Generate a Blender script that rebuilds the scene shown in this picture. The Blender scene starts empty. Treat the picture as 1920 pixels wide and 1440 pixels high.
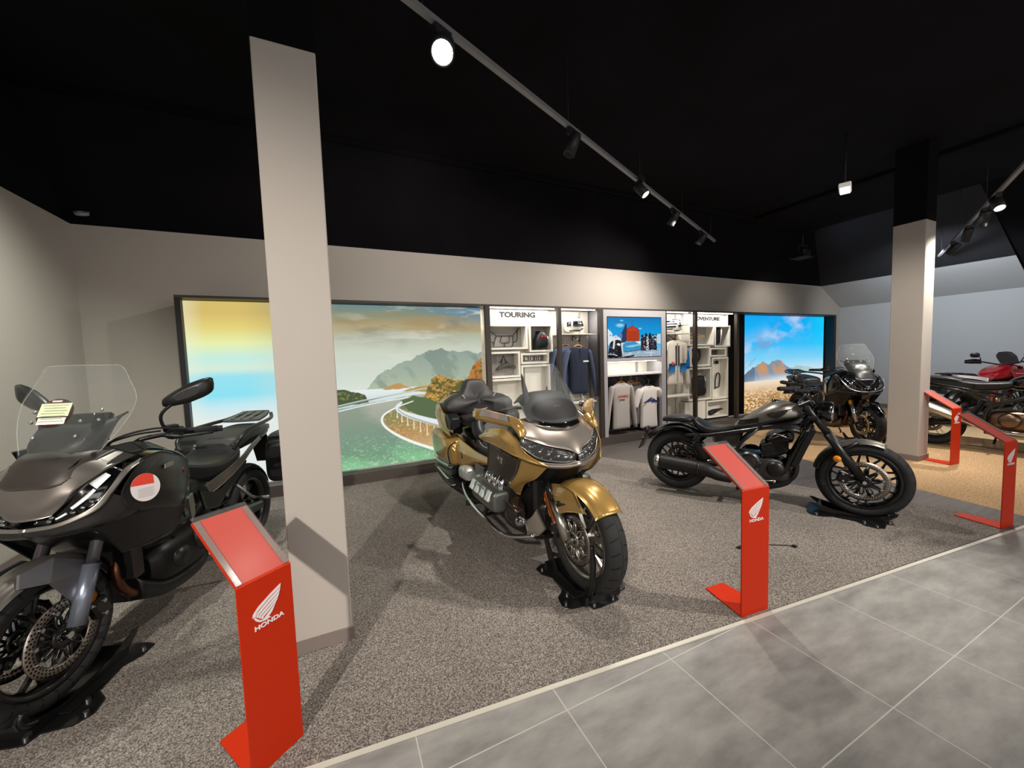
import bpy, math, random
import numpy as np
from mathutils import Vector, Matrix
random.seed(4); RNG = np.random.default_rng(7)
SC = bpy.context.scene
COL = SC.collection
PI = math.pi
rad = math.radians

# ---------------------------------------------------------------- materials
def hx(s, a=1.0):
    s = s.lstrip('#')
    v = [int(s[i:i + 2], 16) / 255 for i in (0, 2, 4)]
    return tuple((c / 12.92 if c <= .04045 else ((c + .055) / 1.055) ** 2.4) for c in v) + (a,)

def mat(name, col, rough=.5, metal=0., coat=0., spec=.5, noise=None, bump=None, emit=None, alpha=None, trans=0., ior=1.45, coatr=.05):
    """noise=(scale, second colour, detail, lo, hi)  bump=(scale, strength, distance)"""
    m = bpy.data.materials.new(name); m.use_nodes = True
    nt = m.node_tree; b = nt.nodes['Principled BSDF']
    c = hx(col) if isinstance(col, str) else col
    b.inputs['Base Color'].default_value = c
    b.inputs['Roughness'].default_value = rough; b.inputs['Metallic'].default_value = metal
    b.inputs['Coat Weight'].default_value = coat; b.inputs['Coat Roughness'].default_value = coatr
    b.inputs['Specular IOR Level'].default_value = spec
    b.inputs['Transmission Weight'].default_value = trans; b.inputs['IOR'].default_value = ior
    if alpha is not None: b.inputs['Alpha'].default_value = alpha
    if emit:
        b.inputs['Emission Color'].default_value = hx(emit[0]); b.inputs['Emission Strength'].default_value = emit[1]
    if noise or bump: tc = nt.nodes.new('ShaderNodeTexCoord')
    if noise:
        sc, c2, det, lo, hi = noise
        n = nt.nodes.new('ShaderNodeTexNoise'); n.inputs['Scale'].default_value = sc; n.inputs['Detail'].default_value = det
        nt.links.new(tc.outputs['Object'], n.inputs['Vector'])
        r = nt.nodes.new('ShaderNodeValToRGB'); r.color_ramp.elements[0].position = lo; r.color_ramp.elements[1].position = hi
        r.color_ramp.elements[0].color = c; r.color_ramp.elements[1].color = hx(c2)
        nt.links.new(n.outputs['Fac'], r.inputs['Fac']); nt.links.new(r.outputs['Color'], b.inputs['Base Color'])
    if bump:
        n = nt.nodes.new('ShaderNodeTexNoise'); n.inputs['Scale'].default_value = bump[0]; n.inputs['Detail'].default_value = 3
        nt.links.new(tc.outputs['Object'], n.inputs['Vector'])
        bp = nt.nodes.new('ShaderNodeBump'); bp.inputs['Strength'].default_value = bump[1]; bp.inputs['Distance'].default_value = bump[2]
        nt.links.new(n.outputs['Fac'], bp.inputs['Height']); nt.links.new(bp.outputs['Normal'], b.inputs['Normal'])
    return m

def picture_mat(name, strength):
    m = bpy.data.materials.new(name); m.use_nodes = True; nt = m.node_tree; b = nt.nodes['Principled BSDF']
    a = nt.nodes.new('ShaderNodeAttribute'); a.attribute_name = 'paint'
    b.inputs['Base Color'].default_value = (0, 0, 0, 1); b.inputs['Roughness'].default_value = .6; b.inputs['Specular IOR Level'].default_value = .1
    nt.links.new(a.outputs['Color'], b.inputs['Emission Color']); b.inputs['Emission Strength'].default_value = strength
    return m

def disc_mat(name, col, n, rows):
    """brake disc steel with drilled holes laid out in polar coordinates of the object (axis = local Y)"""
    m = mat(name, col, .32, 1.); nt = m.node_tree; b = nt.nodes['Principled BSDF']
    def M(op, a, c=None):
        k = nt.nodes.new('ShaderNodeMath'); k.operation = op
        for i, v in enumerate((a, c)):
            if v is None: continue
            if isinstance(v, (int, float)): k.inputs[i].default_value = v
            else: nt.links.new(v, k.inputs[i])
        return k.outputs[0]
    tc = nt.nodes.new('ShaderNodeTexCoord'); sp = nt.nodes.new('ShaderNodeSeparateXYZ'); nt.links.new(tc.outputs['Object'], sp.inputs[0])
    x, z = sp.outputs['X'], sp.outputs['Z']
    r = M('SQRT', M('ADD', M('MULTIPLY', x, x), M('MULTIPLY', z, z))); th = M('ARCTAN2', z, x); tot = None
    for i, rr in enumerate(rows):
        t = M('ADD', M('MULTIPLY', th, n / (2 * PI)), 10 + .33 * i)
        d = M('MULTIPLY', M('SUBTRACT', M('FRACT', t), .5), 2 * PI * rr / n)
        e = M('SUBTRACT', r, rr)
        q = M('LESS_THAN', M('ADD', M('MULTIPLY', d, d), M('MULTIPLY', e, e)), .0042 ** 2)
        tot = q if tot is None else M('MAXIMUM', tot, q)
    mx = nt.nodes.new('ShaderNodeMix'); mx.data_type = 'RGBA'
    nt.links.new(tot, mx.inputs[0]); mx.inputs[6].default_value = hx(col); mx.inputs[7].default_value = (.008, .008, .008, 1)
    nt.links.new(mx.outputs[2], b.inputs['Base Color'])
    return m

# ---------------------------------------------------------------- mesh building
def V3(p): return np.array(p, float)
def unit(v): v = V3(v); return v / max(1e-9, np.linalg.norm(v))
def cr(pts, n):
    """Catmull-Rom resample of a point list to n points"""
    P = np.array(pts, float)
    if len(P) < 3:
        t = np.linspace(0, 1, n)[:, None]; return P[0] * (1 - t) + P[-1] * t
    Q = np.vstack([2 * P[0] - P[1], P, 2 * P[-1] - P[-2]]); k = len(P) - 1; out = []
    for s in np.linspace(0, k, n):
        i = min(int(s), k - 1); t = s - i; a, b, c, d = Q[i:i + 4]
        out.append(.5 * (2 * b + (c - a) * t + (2 * a - 5 * b + 4 * c - d) * t * t + (3 * b - a - 3 * c + d) * t ** 3))
    return np.array(out)

class MB:
    def __init__(s): s.v = []; s.f = []; s.sm = []
    def add(s, vs, fs, smooth=False):
        o = len(s.v); s.v += [tuple(map(float, p)) for p in vs]; s.f += [tuple(i + o for i in f) for f in fs]; s.sm += [smooth] * len(fs); return s
    def box(s, c, d, rot=None, bev=0.):
        x, y, z = [k / 2 for k in d]
        if bev:
            b = min(bev, x * .49, y * .49, z * .49); vs = []
            for sx in (-1, 1):
                for sy in (-1, 1):
                    for sz in (-1, 1):
                        vs += [(sx * x, sy * (y - b), sz * (z - b)), (sx * (x - b), sy * y, sz * (z - b)), (sx * (x - b), sy * (y - b), sz * z)]
            id = lambda sx, sy, sz, k: ((sx > 0) * 4 + (sy > 0) * 2 + (sz > 0)) * 3 + k
            fs = []
            for q in (-1, 1):
                L = [(-1, -1), (1, -1), (1, 1), (-1, 1)]
                fs.append([id(q, a, e, 0) for a, e in L]); fs.append([id(a, q, e, 1) for a, e in L]); fs.append([id(a, e, q, 2) for a, e in L])
            for a in (-1, 1):
                for e in (-1, 1):
                    fs.append([id(a, e, -1, 0), id(a, e, 1, 0), id(a, e, 1, 1), id(a, e, -1, 1)])
                    fs.append([id(a, -1, e, 0), id(a, 1, e, 0), id(a, 1, e, 2), id(a, -1, e, 2)])
                    fs.append([id(-1, a, e, 1), id(1, a, e, 1), id(1, a, e, 2), id(-1, a, e, 2)])
                    for g in (-1, 1): fs.append([id(a, e, g, 0), id(a, e, g, 1), id(a, e, g, 2)])
        else:
            vs = [(a * x, e * y, g * z) for a in (-1, 1) for e in (-1, 1) for g in (-1, 1)]
            fs = [(0, 1, 3, 2), (4, 6, 7, 5), (0, 4, 5, 1), (2, 3, 7, 6), (0, 2, 6, 4), (1, 5, 7, 3)]
        if rot is not None:
            R = np.array(rot.to_matrix() if hasattr(rot, 'to_matrix') else rot); vs = [R @ np.array(p) for p in vs]
        return s.add([np.array(p) + V3(c) for p in vs], fs)
    def b2(s, x0, x1, y0, y1, z0, z1, bev=0.):
        return s.box(((x0 + x1) / 2, (y0 + y1) / 2, (z0 + z1) / 2), (abs(x1 - x0), abs(y1 - y0), abs(z1 - z0)), None, bev)
    def tube(s, pts, r, n=10, seg=None, caps=True, flat=None):
        """swept tube; r number or list; flat=(k) squashes the section along the second frame axis"""
        P = np.array(pts, float); R = np.array([r] * len(P) if np.isscalar(r) else r, float)
        if seg and len(P) > 2: R = cr(np.column_stack([R, R, R]), seg)[:, 0]; P = cr(P, seg)
        T = np.gradient(P, axis=0); T /= np.maximum(1e-9, np.linalg.norm(T, axis=1))[:, None]
        u = np.cross(T[0], (0, 0, 1)); u = np.cross(T[0], (0, 1, 0)) if np.linalg.norm(u) < .1 else u; u = unit(u); vs = []
        for i in range(len(P)):
            u = unit(u - T[i] * (u @ T[i])); w = np.cross(T[i], u); k = 1 if flat is None else flat
            for j in range(n):
                a = 2 * PI * j / n; vs.append(P[i] + R[i] * (math.cos(a) * u + k * math.sin(a) * w))
        return s.rings(vs, len(P), n, caps)
    def rings(s, vs, m, n, caps=True, smooth=True, closed=True):
        fs = []
        for i in range(m - 1):
            for j in range(n if closed else n - 1):
                k = (j + 1) % n; fs.append((i * n + j, i * n + k, (i + 1) * n + k, (i + 1) * n + j))
        s.add(vs, fs, smooth)
        if caps and closed:
            o = len(s.v) - len(vs); s.f += [tuple(o + j for j in range(n))[::-1], tuple(o + (m - 1) * n + j for j in range(n))]; s.sm += [False, False]
        return s
    def lathe(s, prof, c=(0, 0, 0), axis=(0, 1, 0), n=40, closed=False, a0=0., a1=2 * PI):
        """prof: list of (radius, along axis)"""
        A = unit(axis); u = unit(np.cross(A, (0, 0, 1)) if abs(A[2]) < .9 else np.cross(A, (1, 0, 0))); w = np.cross(A, u); c = V3(c)
        full = abs(a1 - a0 - 2 * PI) < 1e-6; k = n if full else n + 1; vs = []
        for r, h in prof:
            for j in range(k):
                a = a0 + (a1 - a0) * j / n; vs.append(c + A * h + r * (math.cos(a) * u + math.sin(a) * w))
        m = len(prof); fs = []
        for i in range(m if closed else m - 1):
            for j in range(n):
                q = (j + 1) % k; e = (i + 1) % m; fs.append((i * k + j, e * k + j, e * k + q, i * k + q))
        return s.add(vs, fs, True)
    def cyl(s, p, q, r, n=16, r2=None):
        d = V3(q) - V3(p); L = np.linalg.norm(d); r2 = r if r2 is None else r2
        s.lathe([(0, 0), (r, 0)], p, d, n); s.lathe([(r, 0), (r2, L)], p, d, n); return s.lathe([(r2, L), (0, L)], p, d, n)
    def poly(s, pts, d):
        """flat polygon (3-D points) thickened by vector d"""
        n = len(pts); P = [V3(p) for p in pts]; d = V3(d)
        return s.add(P + [p + d for p in P], [tuple(range(n))[::-1], tuple(range(n, 2 * n))] + [(i, (i + 1) % n, n + (i + 1) % n, n + i) for i in range(n)])
    def slab(s, xz, y0, y1):
        return s.poly([(x, y0, z) for x, z in xz], (0, y1 - y0, 0))
    def sheet(s, grid, t=.004, nu=None, nv=None, flip=False):
        """curved panel through a grid of points (rows of equal length), Catmull-Rom smoothed, thickened along its normals"""
        G = np.array(grid, float)
        if nv: G = np.array([cr(r, nv) for r in G])
        if nu: G = np.array([cr(G[:, j], nu) for j in range(G.shape[1])]).transpose(1, 0, 2)
        m, n = G.shape[:2]; N = np.cross(np.gradient(G, axis=0), np.gradient(G, axis=1)); N /= np.maximum(1e-9, np.linalg.norm(N, axis=2))[..., None]
        if flip: N = -N
        H = G - N * t; vs = list(G.reshape(-1, 3)) + list(H.reshape(-1, 3)); o = m * n; fs = []; q = lambda i, j: i * n + j
        for i in range(m - 1):
            for j in range(n - 1):
                fs.append((q(i, j), q(i, j + 1), q(i + 1, j + 1), q(i + 1, j))); fs.append((o + q(i, j), o + q(i + 1, j), o + q(i + 1, j + 1), o + q(i, j + 1)))
        s.add(vs, fs, True); k = len(s.v) - 2 * o; E = [q(0, j) for j in range(n)] + [q(i, n - 1) for i in range(1, m)] + [q(m - 1, j) for j in range(n - 2, -1, -1)] + [q(i, 0) for i in range(m - 2, 0, -1)]
        for a, b in zip(E, E[1:] + E[:1]): s.f.append((k + a, k + b, k + o + b, k + o + a)); s.sm.append(False)
        return s
    def loft(s, secs, m=None, n=24, p=2.4, caps=True):
        """superellipse stations along x: (x, z_centre, half_width, up, down[, y_centre[, power]])"""
        S = np.array([list(q) + [0] * (6 - len(q)) if len(q) < 6 else list(q[:6]) for q in secs], float)
        if m: S = cr(S, m)
        vs = []
        for x, zc, w, u, d, yc in S:
            for j in range(n):
                a = 2 * PI * j / n; c, q = math.cos(a), math.sin(a)
                vs.append((x, yc + max(w, .001) * math.copysign(abs(c) ** (2 / p), c), zc + (max(u, .001) if q > 0 else max(d, .001)) * math.copysign(abs(q) ** (2 / p), q)))
        return s.rings(vs, len(S), n, caps)
    def ball(s, c, r, n=16, m=10):
        R = (r, r, r) if np.isscalar(r) else r; vs = []
        for i in range(m + 1):
            a = PI * i / m
            for j in range(n):
                b = 2 * PI * j / n; vs.append((c[0] + R[0] * math.sin(a) * math.cos(b), c[1] + R[1] * math.sin(a) * math.sin(b), c[2] + R[2] * math.cos(a)))
        return s.rings(vs, m + 1, n, False)
    def mirror(s):
        """add a copy mirrored in local y"""
        v, f, sm = list(s.v), list(s.f), list(s.sm)
        return s._app([(x, -y, z) for x, y, z in v], [q[::-1] for q in f], sm)
    def _app(s, v, f, sm):
        o = len(s.v); s.v += v; s.f += [tuple(i + o for i in q) for q in f]; s.sm += sm; return s
    def xf(s, fn): s.v = [tuple(fn(np.array(p))) for p in s.v]; return s

def obj(name, mb, m, parent=None, loc=None, bevel=0., sub=0, angle=40, edge=None):
    me = bpy.data.meshes.new(name); me.from_pydata(mb.v, [], mb.f); me.polygons.foreach_set('use_smooth', mb.sm); me.update()
    o = bpy.data.objects.new(name, me); COL.objects.link(o)
    me.materials.append(m)
    if parent is not None: o.parent = parent
    if loc is not None: o.location = loc
    if bevel:
        k = o.modifiers.new('b', 'BEVEL'); k.width = bevel; k.segments = 2; k.limit_method = 'ANGLE'; k.angle_limit = rad(40)
        for q in me.polygons: q.use_smooth = True
        k.harden_normals = True
    if sub:
        k = o.modifiers.new('s', 'SUBSURF'); k.levels = sub; k.render_levels = sub
    return o
def tag(o, label=None, cat=None, group=None, kind=None):
    for k, v in (('label', label), ('category', cat), ('group', group), ('kind', kind)):
        if v: o[k] = v
    return o
def empty(name, loc, rz=0., label=None, cat=None, group=None):
    o = bpy.data.objects.new(name, None); COL.objects.link(o); o.location = loc; o.rotation_euler = (0, 0, rz); o.empty_display_size = .1
    return tag(o, label, cat, group)
def struct(name, mb, m, parent=None, **k):
    o = obj(name, mb, m, parent, **k)
    if parent is None: o['kind'] = 'structure'
    return o
def copy_tree(o, parent=None):
    c = o.copy(); COL.objects.link(c)
    if parent is not None: c.parent = parent
    for ch in list(o.children): copy_tree(ch, c)
    return c
def text_mb(body, size, thick, bold=0., align='LEFT', spacing=1.):
    """lettering as mesh data in the xz plane facing -y, baseline at z=0"""
    cu = bpy.data.curves.new('t', 'FONT'); cu.body = body; cu.size = size; cu.extrude = thick; cu.offset = bold; cu.align_x = align; cu.space_character = spacing; cu.resolution_u = 4
    o = bpy.data.objects.new('t', cu); COL.objects.link(o)
    me = bpy.data.meshes.new_from_object(o.evaluated_get(bpy.context.evaluated_depsgraph_get()))
    mb = MB(); mb.add([(v.co.x, -v.co.z, v.co.y) for v in me.vertices], [tuple(p.vertices) for p in me.polygons])
    bpy.data.objects.remove(o); bpy.data.curves.remove(cu); bpy.data.meshes.remove(me); return mb
def fit_text(mb, x0, x1, z0, z1, y):
    P = np.array(mb.v); a, b = P.min(0), P.max(0)
    return mb.xf(lambda p: (x0 + (p[0] - a[0]) / (b[0] - a[0]) * (x1 - x0), y + p[1], z0 + (p[2] - a[2]) / (b[2] - a[2]) * (z1 - z0)))

# ---------------------------------------------------------------- camera (13.5 mm equivalent ultra-wide, tilted slightly down)
cd = bpy.data.cameras.new('camera'); cam = bpy.data.objects.new('camera', cd); COL.objects.link(cam)
cd.sensor_width = 36; cd.lens = 718 / 1920 * 36; cd.clip_start = .02
cx = unit((2512 - 960, 619 - 720, 718)); dn = V3((1362 - 960, 11200 - 720, 718)); dn = unit(dn - cx * (cx @ dn)); fy = -np.cross(-dn, cx)
fy = fy if fy[2] > 0 else -fy
R = np.stack([cx, fy, -dn])
cam.matrix_world = Matrix(((*R[0] * (1, -1, -1), 0), (*R[1] * (1, -1, -1), 0), (*R[2] * (1, -1, -1), 1.45), (0, 0, 0, 1)))
SC.camera = cam
# ================================================================ materials of the place
WALL = mat('wall_paint', '#b3aba3', .85, bump=(90, .05, .002))
BLACK = mat('black_ceiling_paint', '#050406', .95, spec=.2, noise=(1.3, '#0e0b11', 5, .35, .75), bump=(30, .25, .01))
FRAME = mat('bronze_frame', '#3d3733', .5, .2)
FRAME_K = mat('black_frame', '#17161a', .45, .2)
PANEL = mat('display_white', '#e6e2d6', .55)
GREYP = mat('display_grey', '#a5a2a6', .5)
SKIRT = mat('skirting_taupe', '#7f736d', .6)
DARKIN = mat('niche_dark_grey', '#4b4645', .7)
BOXGREY = mat('box_back_grey', '#8f8b88', .6)
LED = mat('led_strip', '#ffffff', .5, emit=('#fff6e6', 9.))
STEEL = mat('steel', '#c9c9cb', .25, 1.)
def carpet_mat(name, a, b, c, sc):
    m = mat(name, a, .95, spec=.1); nt = m.node_tree; bs = nt.nodes['Principled BSDF']; tc = nt.nodes.new('ShaderNodeTexCoord')
    v = nt.nodes.new('ShaderNodeTexNoise'); v.inputs['Scale'].default_value = sc; v.inputs['Detail'].default_value = 2; nt.links.new(tc.outputs['Object'], v.inputs['Vector'])
    r = nt.nodes.new('ShaderNodeValToRGB'); e = r.color_ramp.elements; e[0].position = .36; e[0].color = hx(a); e[1].position = .66; e[1].color = hx(c); k = e.new(.5); k.color = hx(b)
    nt.links.new(v.outputs['Fac'], r.inputs['Fac'])
    w = nt.nodes.new('ShaderNodeTexNoise'); w.inputs['Scale'].default_value = 1.6; w.inputs['Detail'].default_value = 4; nt.links.new(tc.outputs['Object'], w.inputs['Vector'])
    mr = nt.nodes.new('ShaderNodeMapRange'); mr.inputs[1].default_value = .3; mr.inputs[2].default_value = .7; mr.inputs[3].default_value = .9; mr.inputs[4].default_value = 1.08; nt.links.new(w.outputs['Fac'], mr.inputs[0])
    mx = nt.nodes.new('ShaderNodeMix'); mx.data_type = 'RGBA'; mx.blend_type = 'MULTIPLY'; mx.inputs[0].default_value = 1; nt.links.new(r.outputs['Color'], mx.inputs[6]); nt.links.new(mr.outputs[0], mx.inputs[7]); nt.links.new(mx.outputs[2], bs.inputs['Base Color'])
    bp = nt.nodes.new('ShaderNodeBump'); bp.inputs['Strength'].default_value = .5; bp.inputs['Distance'].default_value = .004; nt.links.new(v.outputs['Fac'], bp.inputs['Height']); nt.links.new(bp.outputs['Normal'], bs.inputs['Normal'])
    return m
def tile_mat():
    m = mat('concrete_tile', '#8f8d8a', .42, spec=.4); nt = m.node_tree; bs = nt.nodes['Principled BSDF']; L = nt.links.new
    tc = nt.nodes.new('ShaderNodeTexCoord'); mp = nt.nodes.new('ShaderNodeMapping'); L(tc.outputs['Object'], mp.inputs['Vector']); mp.inputs['Location'].default_value = (-.35, -.177, 0)
    mp.inputs['Scale'].default_value = (1 / .583,) * 3
    br = nt.nodes.new('ShaderNodeTexBrick'); br.offset = 0; br.inputs['Scale'].default_value = 1; br.inputs['Brick Width'].default_value = 1; br.inputs['Row Height'].default_value = 1
    br.inputs['Mortar Size'].default_value = .004; br.inputs['Mortar Smooth'].default_value = .1; L(mp.outputs[0], br.inputs['Vector'])
    mp2 = nt.nodes.new('ShaderNodeMapping'); L(tc.outputs['Object'], mp2.inputs['Vector']); mp2.inputs['Rotation'].default_value = (0, 0, .5); mp2.inputs['Scale'].default_value = (2.2, 6, 1)
    n = nt.nodes.new('ShaderNodeTexNoise'); n.inputs['Scale'].default_value = 1.5; n.inputs['Detail'].default_value = 8; n.inputs['Roughness'].default_value = .62; L(mp2.outputs[0], n.inputs['Vector'])
    r = nt.nodes.new('ShaderNodeValToRGB'); e = r.color_ramp.elements; e[0].position = .33; e[0].color = hx('#7c7a77'); e[1].position = .68; e[1].color = hx('#a09e9a'); L(n.outputs['Fac'], r.inputs['Fac'])
    mx = nt.nodes.new('ShaderNodeMix'); mx.data_type = 'RGBA'; L(br.outputs['Fac'], mx.inputs[0]); L(r.outputs['Color'], mx.inputs[6]); mx.inputs[7].default_value = hx('#bdbab5'); L(mx.outputs[2], bs.inputs['Base Color'])
    return m
def wood_mat(name, a, b):
    m = mat(name, a, .5); nt = m.node_tree; bs = nt.nodes['Principled BSDF']; L = nt.links.new; tc = nt.nodes.new('ShaderNodeTexCoord'); mp = nt.nodes.new('ShaderNodeMapping'); L(tc.outputs['Object'], mp.inputs['Vector']); mp.inputs['Scale'].default_value = (1.2, 14, 1)
    n = nt.nodes.new('ShaderNodeTexNoise'); n.inputs['Scale'].default_value = 1.5; n.inputs['Detail'].default_value = 6; L(mp.outputs[0], n.inputs['Vector']); r = nt.nodes.new('ShaderNodeValToRGB'); e = r.color_ramp.elements
    e[0].position = .3; e[0].color = hx(a); e[1].position = .7; e[1].color = hx(b); L(n.outputs['Fac'], r.inputs['Fac']); L(r.outputs['Color'], bs.inputs['Base Color']); return m
CARPET = carpet_mat('grey_carpet', '#4f4843', '#78716b', '#a39c95', 190.)
SAND = carpet_mat('sand_carpet', '#96795a', '#ab8d6a', '#b99c78', 60.)

# ================================================================ room shell
XL, YB, ZL, ZC = -2.28, 5.35, 2.93, 3.87       # left wall, back wall, paint line, ceiling
XR, XS = 11.67, 10.8                            # right wall, top of its slope at the paint line
YF = -4.5                                       # wall behind the camera
def flat(pts, z, t=.05): return MB().poly([(x, y, z) for x, y in pts], (0, 0, -t))
struct('floor', flat([(XL, YF), (XR, YF), (XR, .25), (5.0, .974), (XL, 1.70)], 0), tile_mat())
struct('floor_carpet', flat([(XL, 1.71), (4.90, .985), (4.84, 1.32), (4.45, 2.2), (4.36, 2.42), (3.67, 3.81), (3.12, 4.9), (-1.42, 4.9), (-1.42, YB), (XL, YB)], .003, .053), CARPET)
struct('floor_path', flat([(4.90, .985), (5.10, .965), (5.18, 1.44), (5.25, 1.75), (5.47, 2.72), (5.72, 3.7), (6.0, 4.9), (3.12, 4.9), (3.67, 3.81), (4.36, 2.42), (4.45, 2.2), (4.84, 1.32)], .001, .051), wood_mat('grey_vinyl_plank', '#4b4644', '#655f5b'))
struct('floor_sand', flat([(5.10, .965), (XR, .25), (XR, YB), (6.1, YB), (6.0, 4.9), (5.72, 3.7), (5.47, 2.72), (5.25, 1.75), (5.18, 1.44)], .002, .052), SAND)
a, b = V3((-2.25, 1.705, 0)), V3((11.6, .258, 0))
struct('trim_1', MB().poly([a + (0, -.009, .001), b + (0, -.009, .001), b + (0, .011, .001), a + (0, .011, .001)], (0, 0, .006)), mat('aluminium_edge', '#d9d4c8', .4, .3))
struct('wall_left', MB().b2(XL - .1, XL, YF, YB, 0, ZL), WALL)
struct('wall_back', MB().poly([(XL, YB, 0), (XR, YB, 0), (XR, YB, 2.445), (XS, YB, ZL), (XL, YB, ZL)], (0, .1, 0)), WALL)
WALLB = mat('wall_paint_cool', '#b4b6b8', .85, bump=(90, .05, .002))
struct('wall_right', MB().b2(XR, XR + .1, YF, YB, 0, 2.445), WALLB)
struct('wall_slope', MB().poly([(XR, 2.42, 2.445), (XR, YB, 2.445), (XS, YB, 2.935), (XS, 2.42, 2.935)], (.06, 0, .1)), WALLB)
struct('wall_front', MB().b2(XL, XR, YF - .1, YF, 0, ZL), WALL)
struct('ceiling', MB().b2(XL - .1, 9.13, YF, 4.66, ZC, ZC + .1), BLACK)
struct('ceiling_slope_back', MB().poly([(XL - .1, YB, ZL), (XS, YB, ZL + .005), (9.13, 4.66, ZC), (XL - .1, 4.66, ZC)], (0, .1, .1)), BLACK)
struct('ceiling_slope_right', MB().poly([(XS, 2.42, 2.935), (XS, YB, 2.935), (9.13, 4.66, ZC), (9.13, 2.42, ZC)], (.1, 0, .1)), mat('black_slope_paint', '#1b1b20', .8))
struct('ceiling_side_right', MB().poly([(XR + .1, YF, 2.445), (XR + .1, 2.42, 2.445), (XS, 2.42, 2.935), (9.13, 2.42, ZC), (9.13, YF, ZC)], (.1, 0, .1)), BLACK)
struct('ceiling_upper_left', MB().b2(XL - .1, XL, YF, YB, ZL, ZC), BLACK)
struct('ceiling_upper_front', MB().b2(XL, XR, YF - .1, YF, ZL, ZC), BLACK)
# soft dark plaster ridges where the black slopes meet
struct('ceiling_beam_1', MB().tube([(XL, 4.63, ZC), (9.1, 4.63, ZC)], .05, 8), BLACK)
struct('ceiling_beam_2', MB().tube([(7.15, 4.6, ZC), (7.15, -2, ZC)], .05, 8), BLACK)
bs = MB().b2(XL, XL + .012, 1.75, YB, 0, .085); struct('baseboard_left', bs, SKIRT)
struct('baseboard_back', MB().b2(XL + .012, -1.42, YB - .012, YB, 0, .085), SKIRT)
struct('baseboard_right', MB().b2(XR - .012, XR, .3, YB, 0, .09), mat('skirting_grey', '#6e655f', .6))
def pillar(name, x0, x1, y0, y1):
    o = struct(name, MB().b2(x0, x1, y0, y1, 0, 2.945, .004), WALL)
    obj('pillar_top', MB().b2(x0 + .001, x1 - .001, y0 + .001, y1 - .001, 2.945, ZC), BLACK, o)
    s = MB()
    for a in ((x0 - .01, x1 + .01, y0 - .01, y0), (x0 - .01, x1 + .01, y1, y1 + .01), (x0 - .01, x0, y0, y1), (x1, x1 + .01, y0, y1)): s.b2(*a, 0, .068)
    obj('skirting', s, SKIRT, o)
pillar('pillar_left', -.258, .008, 2.135, 2.40)
pillar('pillar_right', 6.51, 6.775, 2.14, 2.442)
struct('trim_2', MB().poly([(8.16, 2.75, .002), (8.16, .72, .002), (11.6, .72, .002), (11.6, 2.75, .002)], (0, 0, .11)), wood_mat('pale_wood_platform', '#b39a78', '#c6b08f'))

# ================================================================ painted pictures on fine grids
def vnoise(u, v, seed):
    r = np.random.default_rng(seed).random((64, 64)); i, j = np.floor(u).astype(int), np.floor(v).astype(int); a, b = u - i, v - j
    a, b = a * a * (3 - 2 * a), b * b * (3 - 2 * b); g = lambda p, q: r[p % 64, q % 64]
    return (g(i, j) * (1 - a) + g(i + 1, j) * a) * (1 - b) + (g(i, j + 1) * (1 - a) + g(i + 1, j + 1) * a) * b
def fbm(u, v, seed, o=5):
    t = 0; w = .5
    for k in range(o): t = t + w * vnoise(u * 2 ** k, v * 2 ** k, seed + k); w *= .5
    return t
def C3(s): return np.array(hx(s)[:3])
class Paint:
    def __init__(s, nu, nv):
        s.u, s.v = np.meshgrid(np.linspace(0, 1, nu), np.linspace(0, 1, nv)); s.c = np.zeros((nv, nu, 3)); s.n = (nu, nv)
    def mix(s, m, col): m = np.clip(m, 0, 1)[..., None]; s.c = s.c * (1 - m) + (C3(col) if isinstance(col, str) else col) * m
    def ramp(s, stops, w=None):
        k = [a for a, _ in stops]; q = np.array([C3(c) for _, c in stops]); t = s.v if w is None else w
        return np.stack([np.interp(t, k, q[:, i]) for i in range(3)], -1)
    def inside(s, pts):
        r = np.zeros(s.u.shape, bool); n = len(pts)
        for i in range(n):
            (x0, y0), (x1, y1) = pts[i], pts[(i + 1) % n]
            if y0 == y1: continue
            r ^= ((y0 > s.v) != (y1 > s.v)) & (s.u < (x1 - x0) * (s.v - y0) / (y1 - y0) + x0)
        return r.astype(float)
    def line(s, pts, w, w1=None, asp=1.6):
        m = np.zeros(s.u.shape); P = cr(pts, 60); W = np.linspace(w, w if w1 is None else w1, 60)
        for (a, b), (c, d), k in zip(P[:-1], P[1:], W):
            dx, dy = (c - a) * asp, d - b; t = np.clip(((s.u - a) * asp * dx + (s.v - b) * dy) / (dx * dx + dy * dy + 1e-12), 0, 1)
            m = np.maximum(m, np.clip((k - np.hypot((s.u - a) * asp - t * dx, s.v - b - t * dy)) / .003 + .5, 0, 1))
        return m
    def grid(s, name, x0, x1, z0, z1, y, m, parent):
        nu, nv = s.n; X = x0 + s.u * (x1 - x0); Z = z0 + s.v * (z1 - z0); me = bpy.data.meshes.new(name)
        i = (np.arange(nv - 1)[:, None] * nu + np.arange(nu - 1)).ravel(); f = np.stack([i, i + 1, i + nu + 1, i + nu], 1)
        me.from_pydata(np.stack([X.ravel(), np.full(X.size, y), Z.ravel()], 1).tolist(), [], f.tolist())
        at = me.color_attributes.new('paint', 'FLOAT_COLOR', 'POINT'); at.data.foreach_set('color', np.dstack([s.c, np.ones((nv, nu))]).astype(np.float32).ravel())
        me.materials.append(m); o = bpy.data.objects.new(name, me); COL.objects.link(o); o.parent = parent; return o
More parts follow.
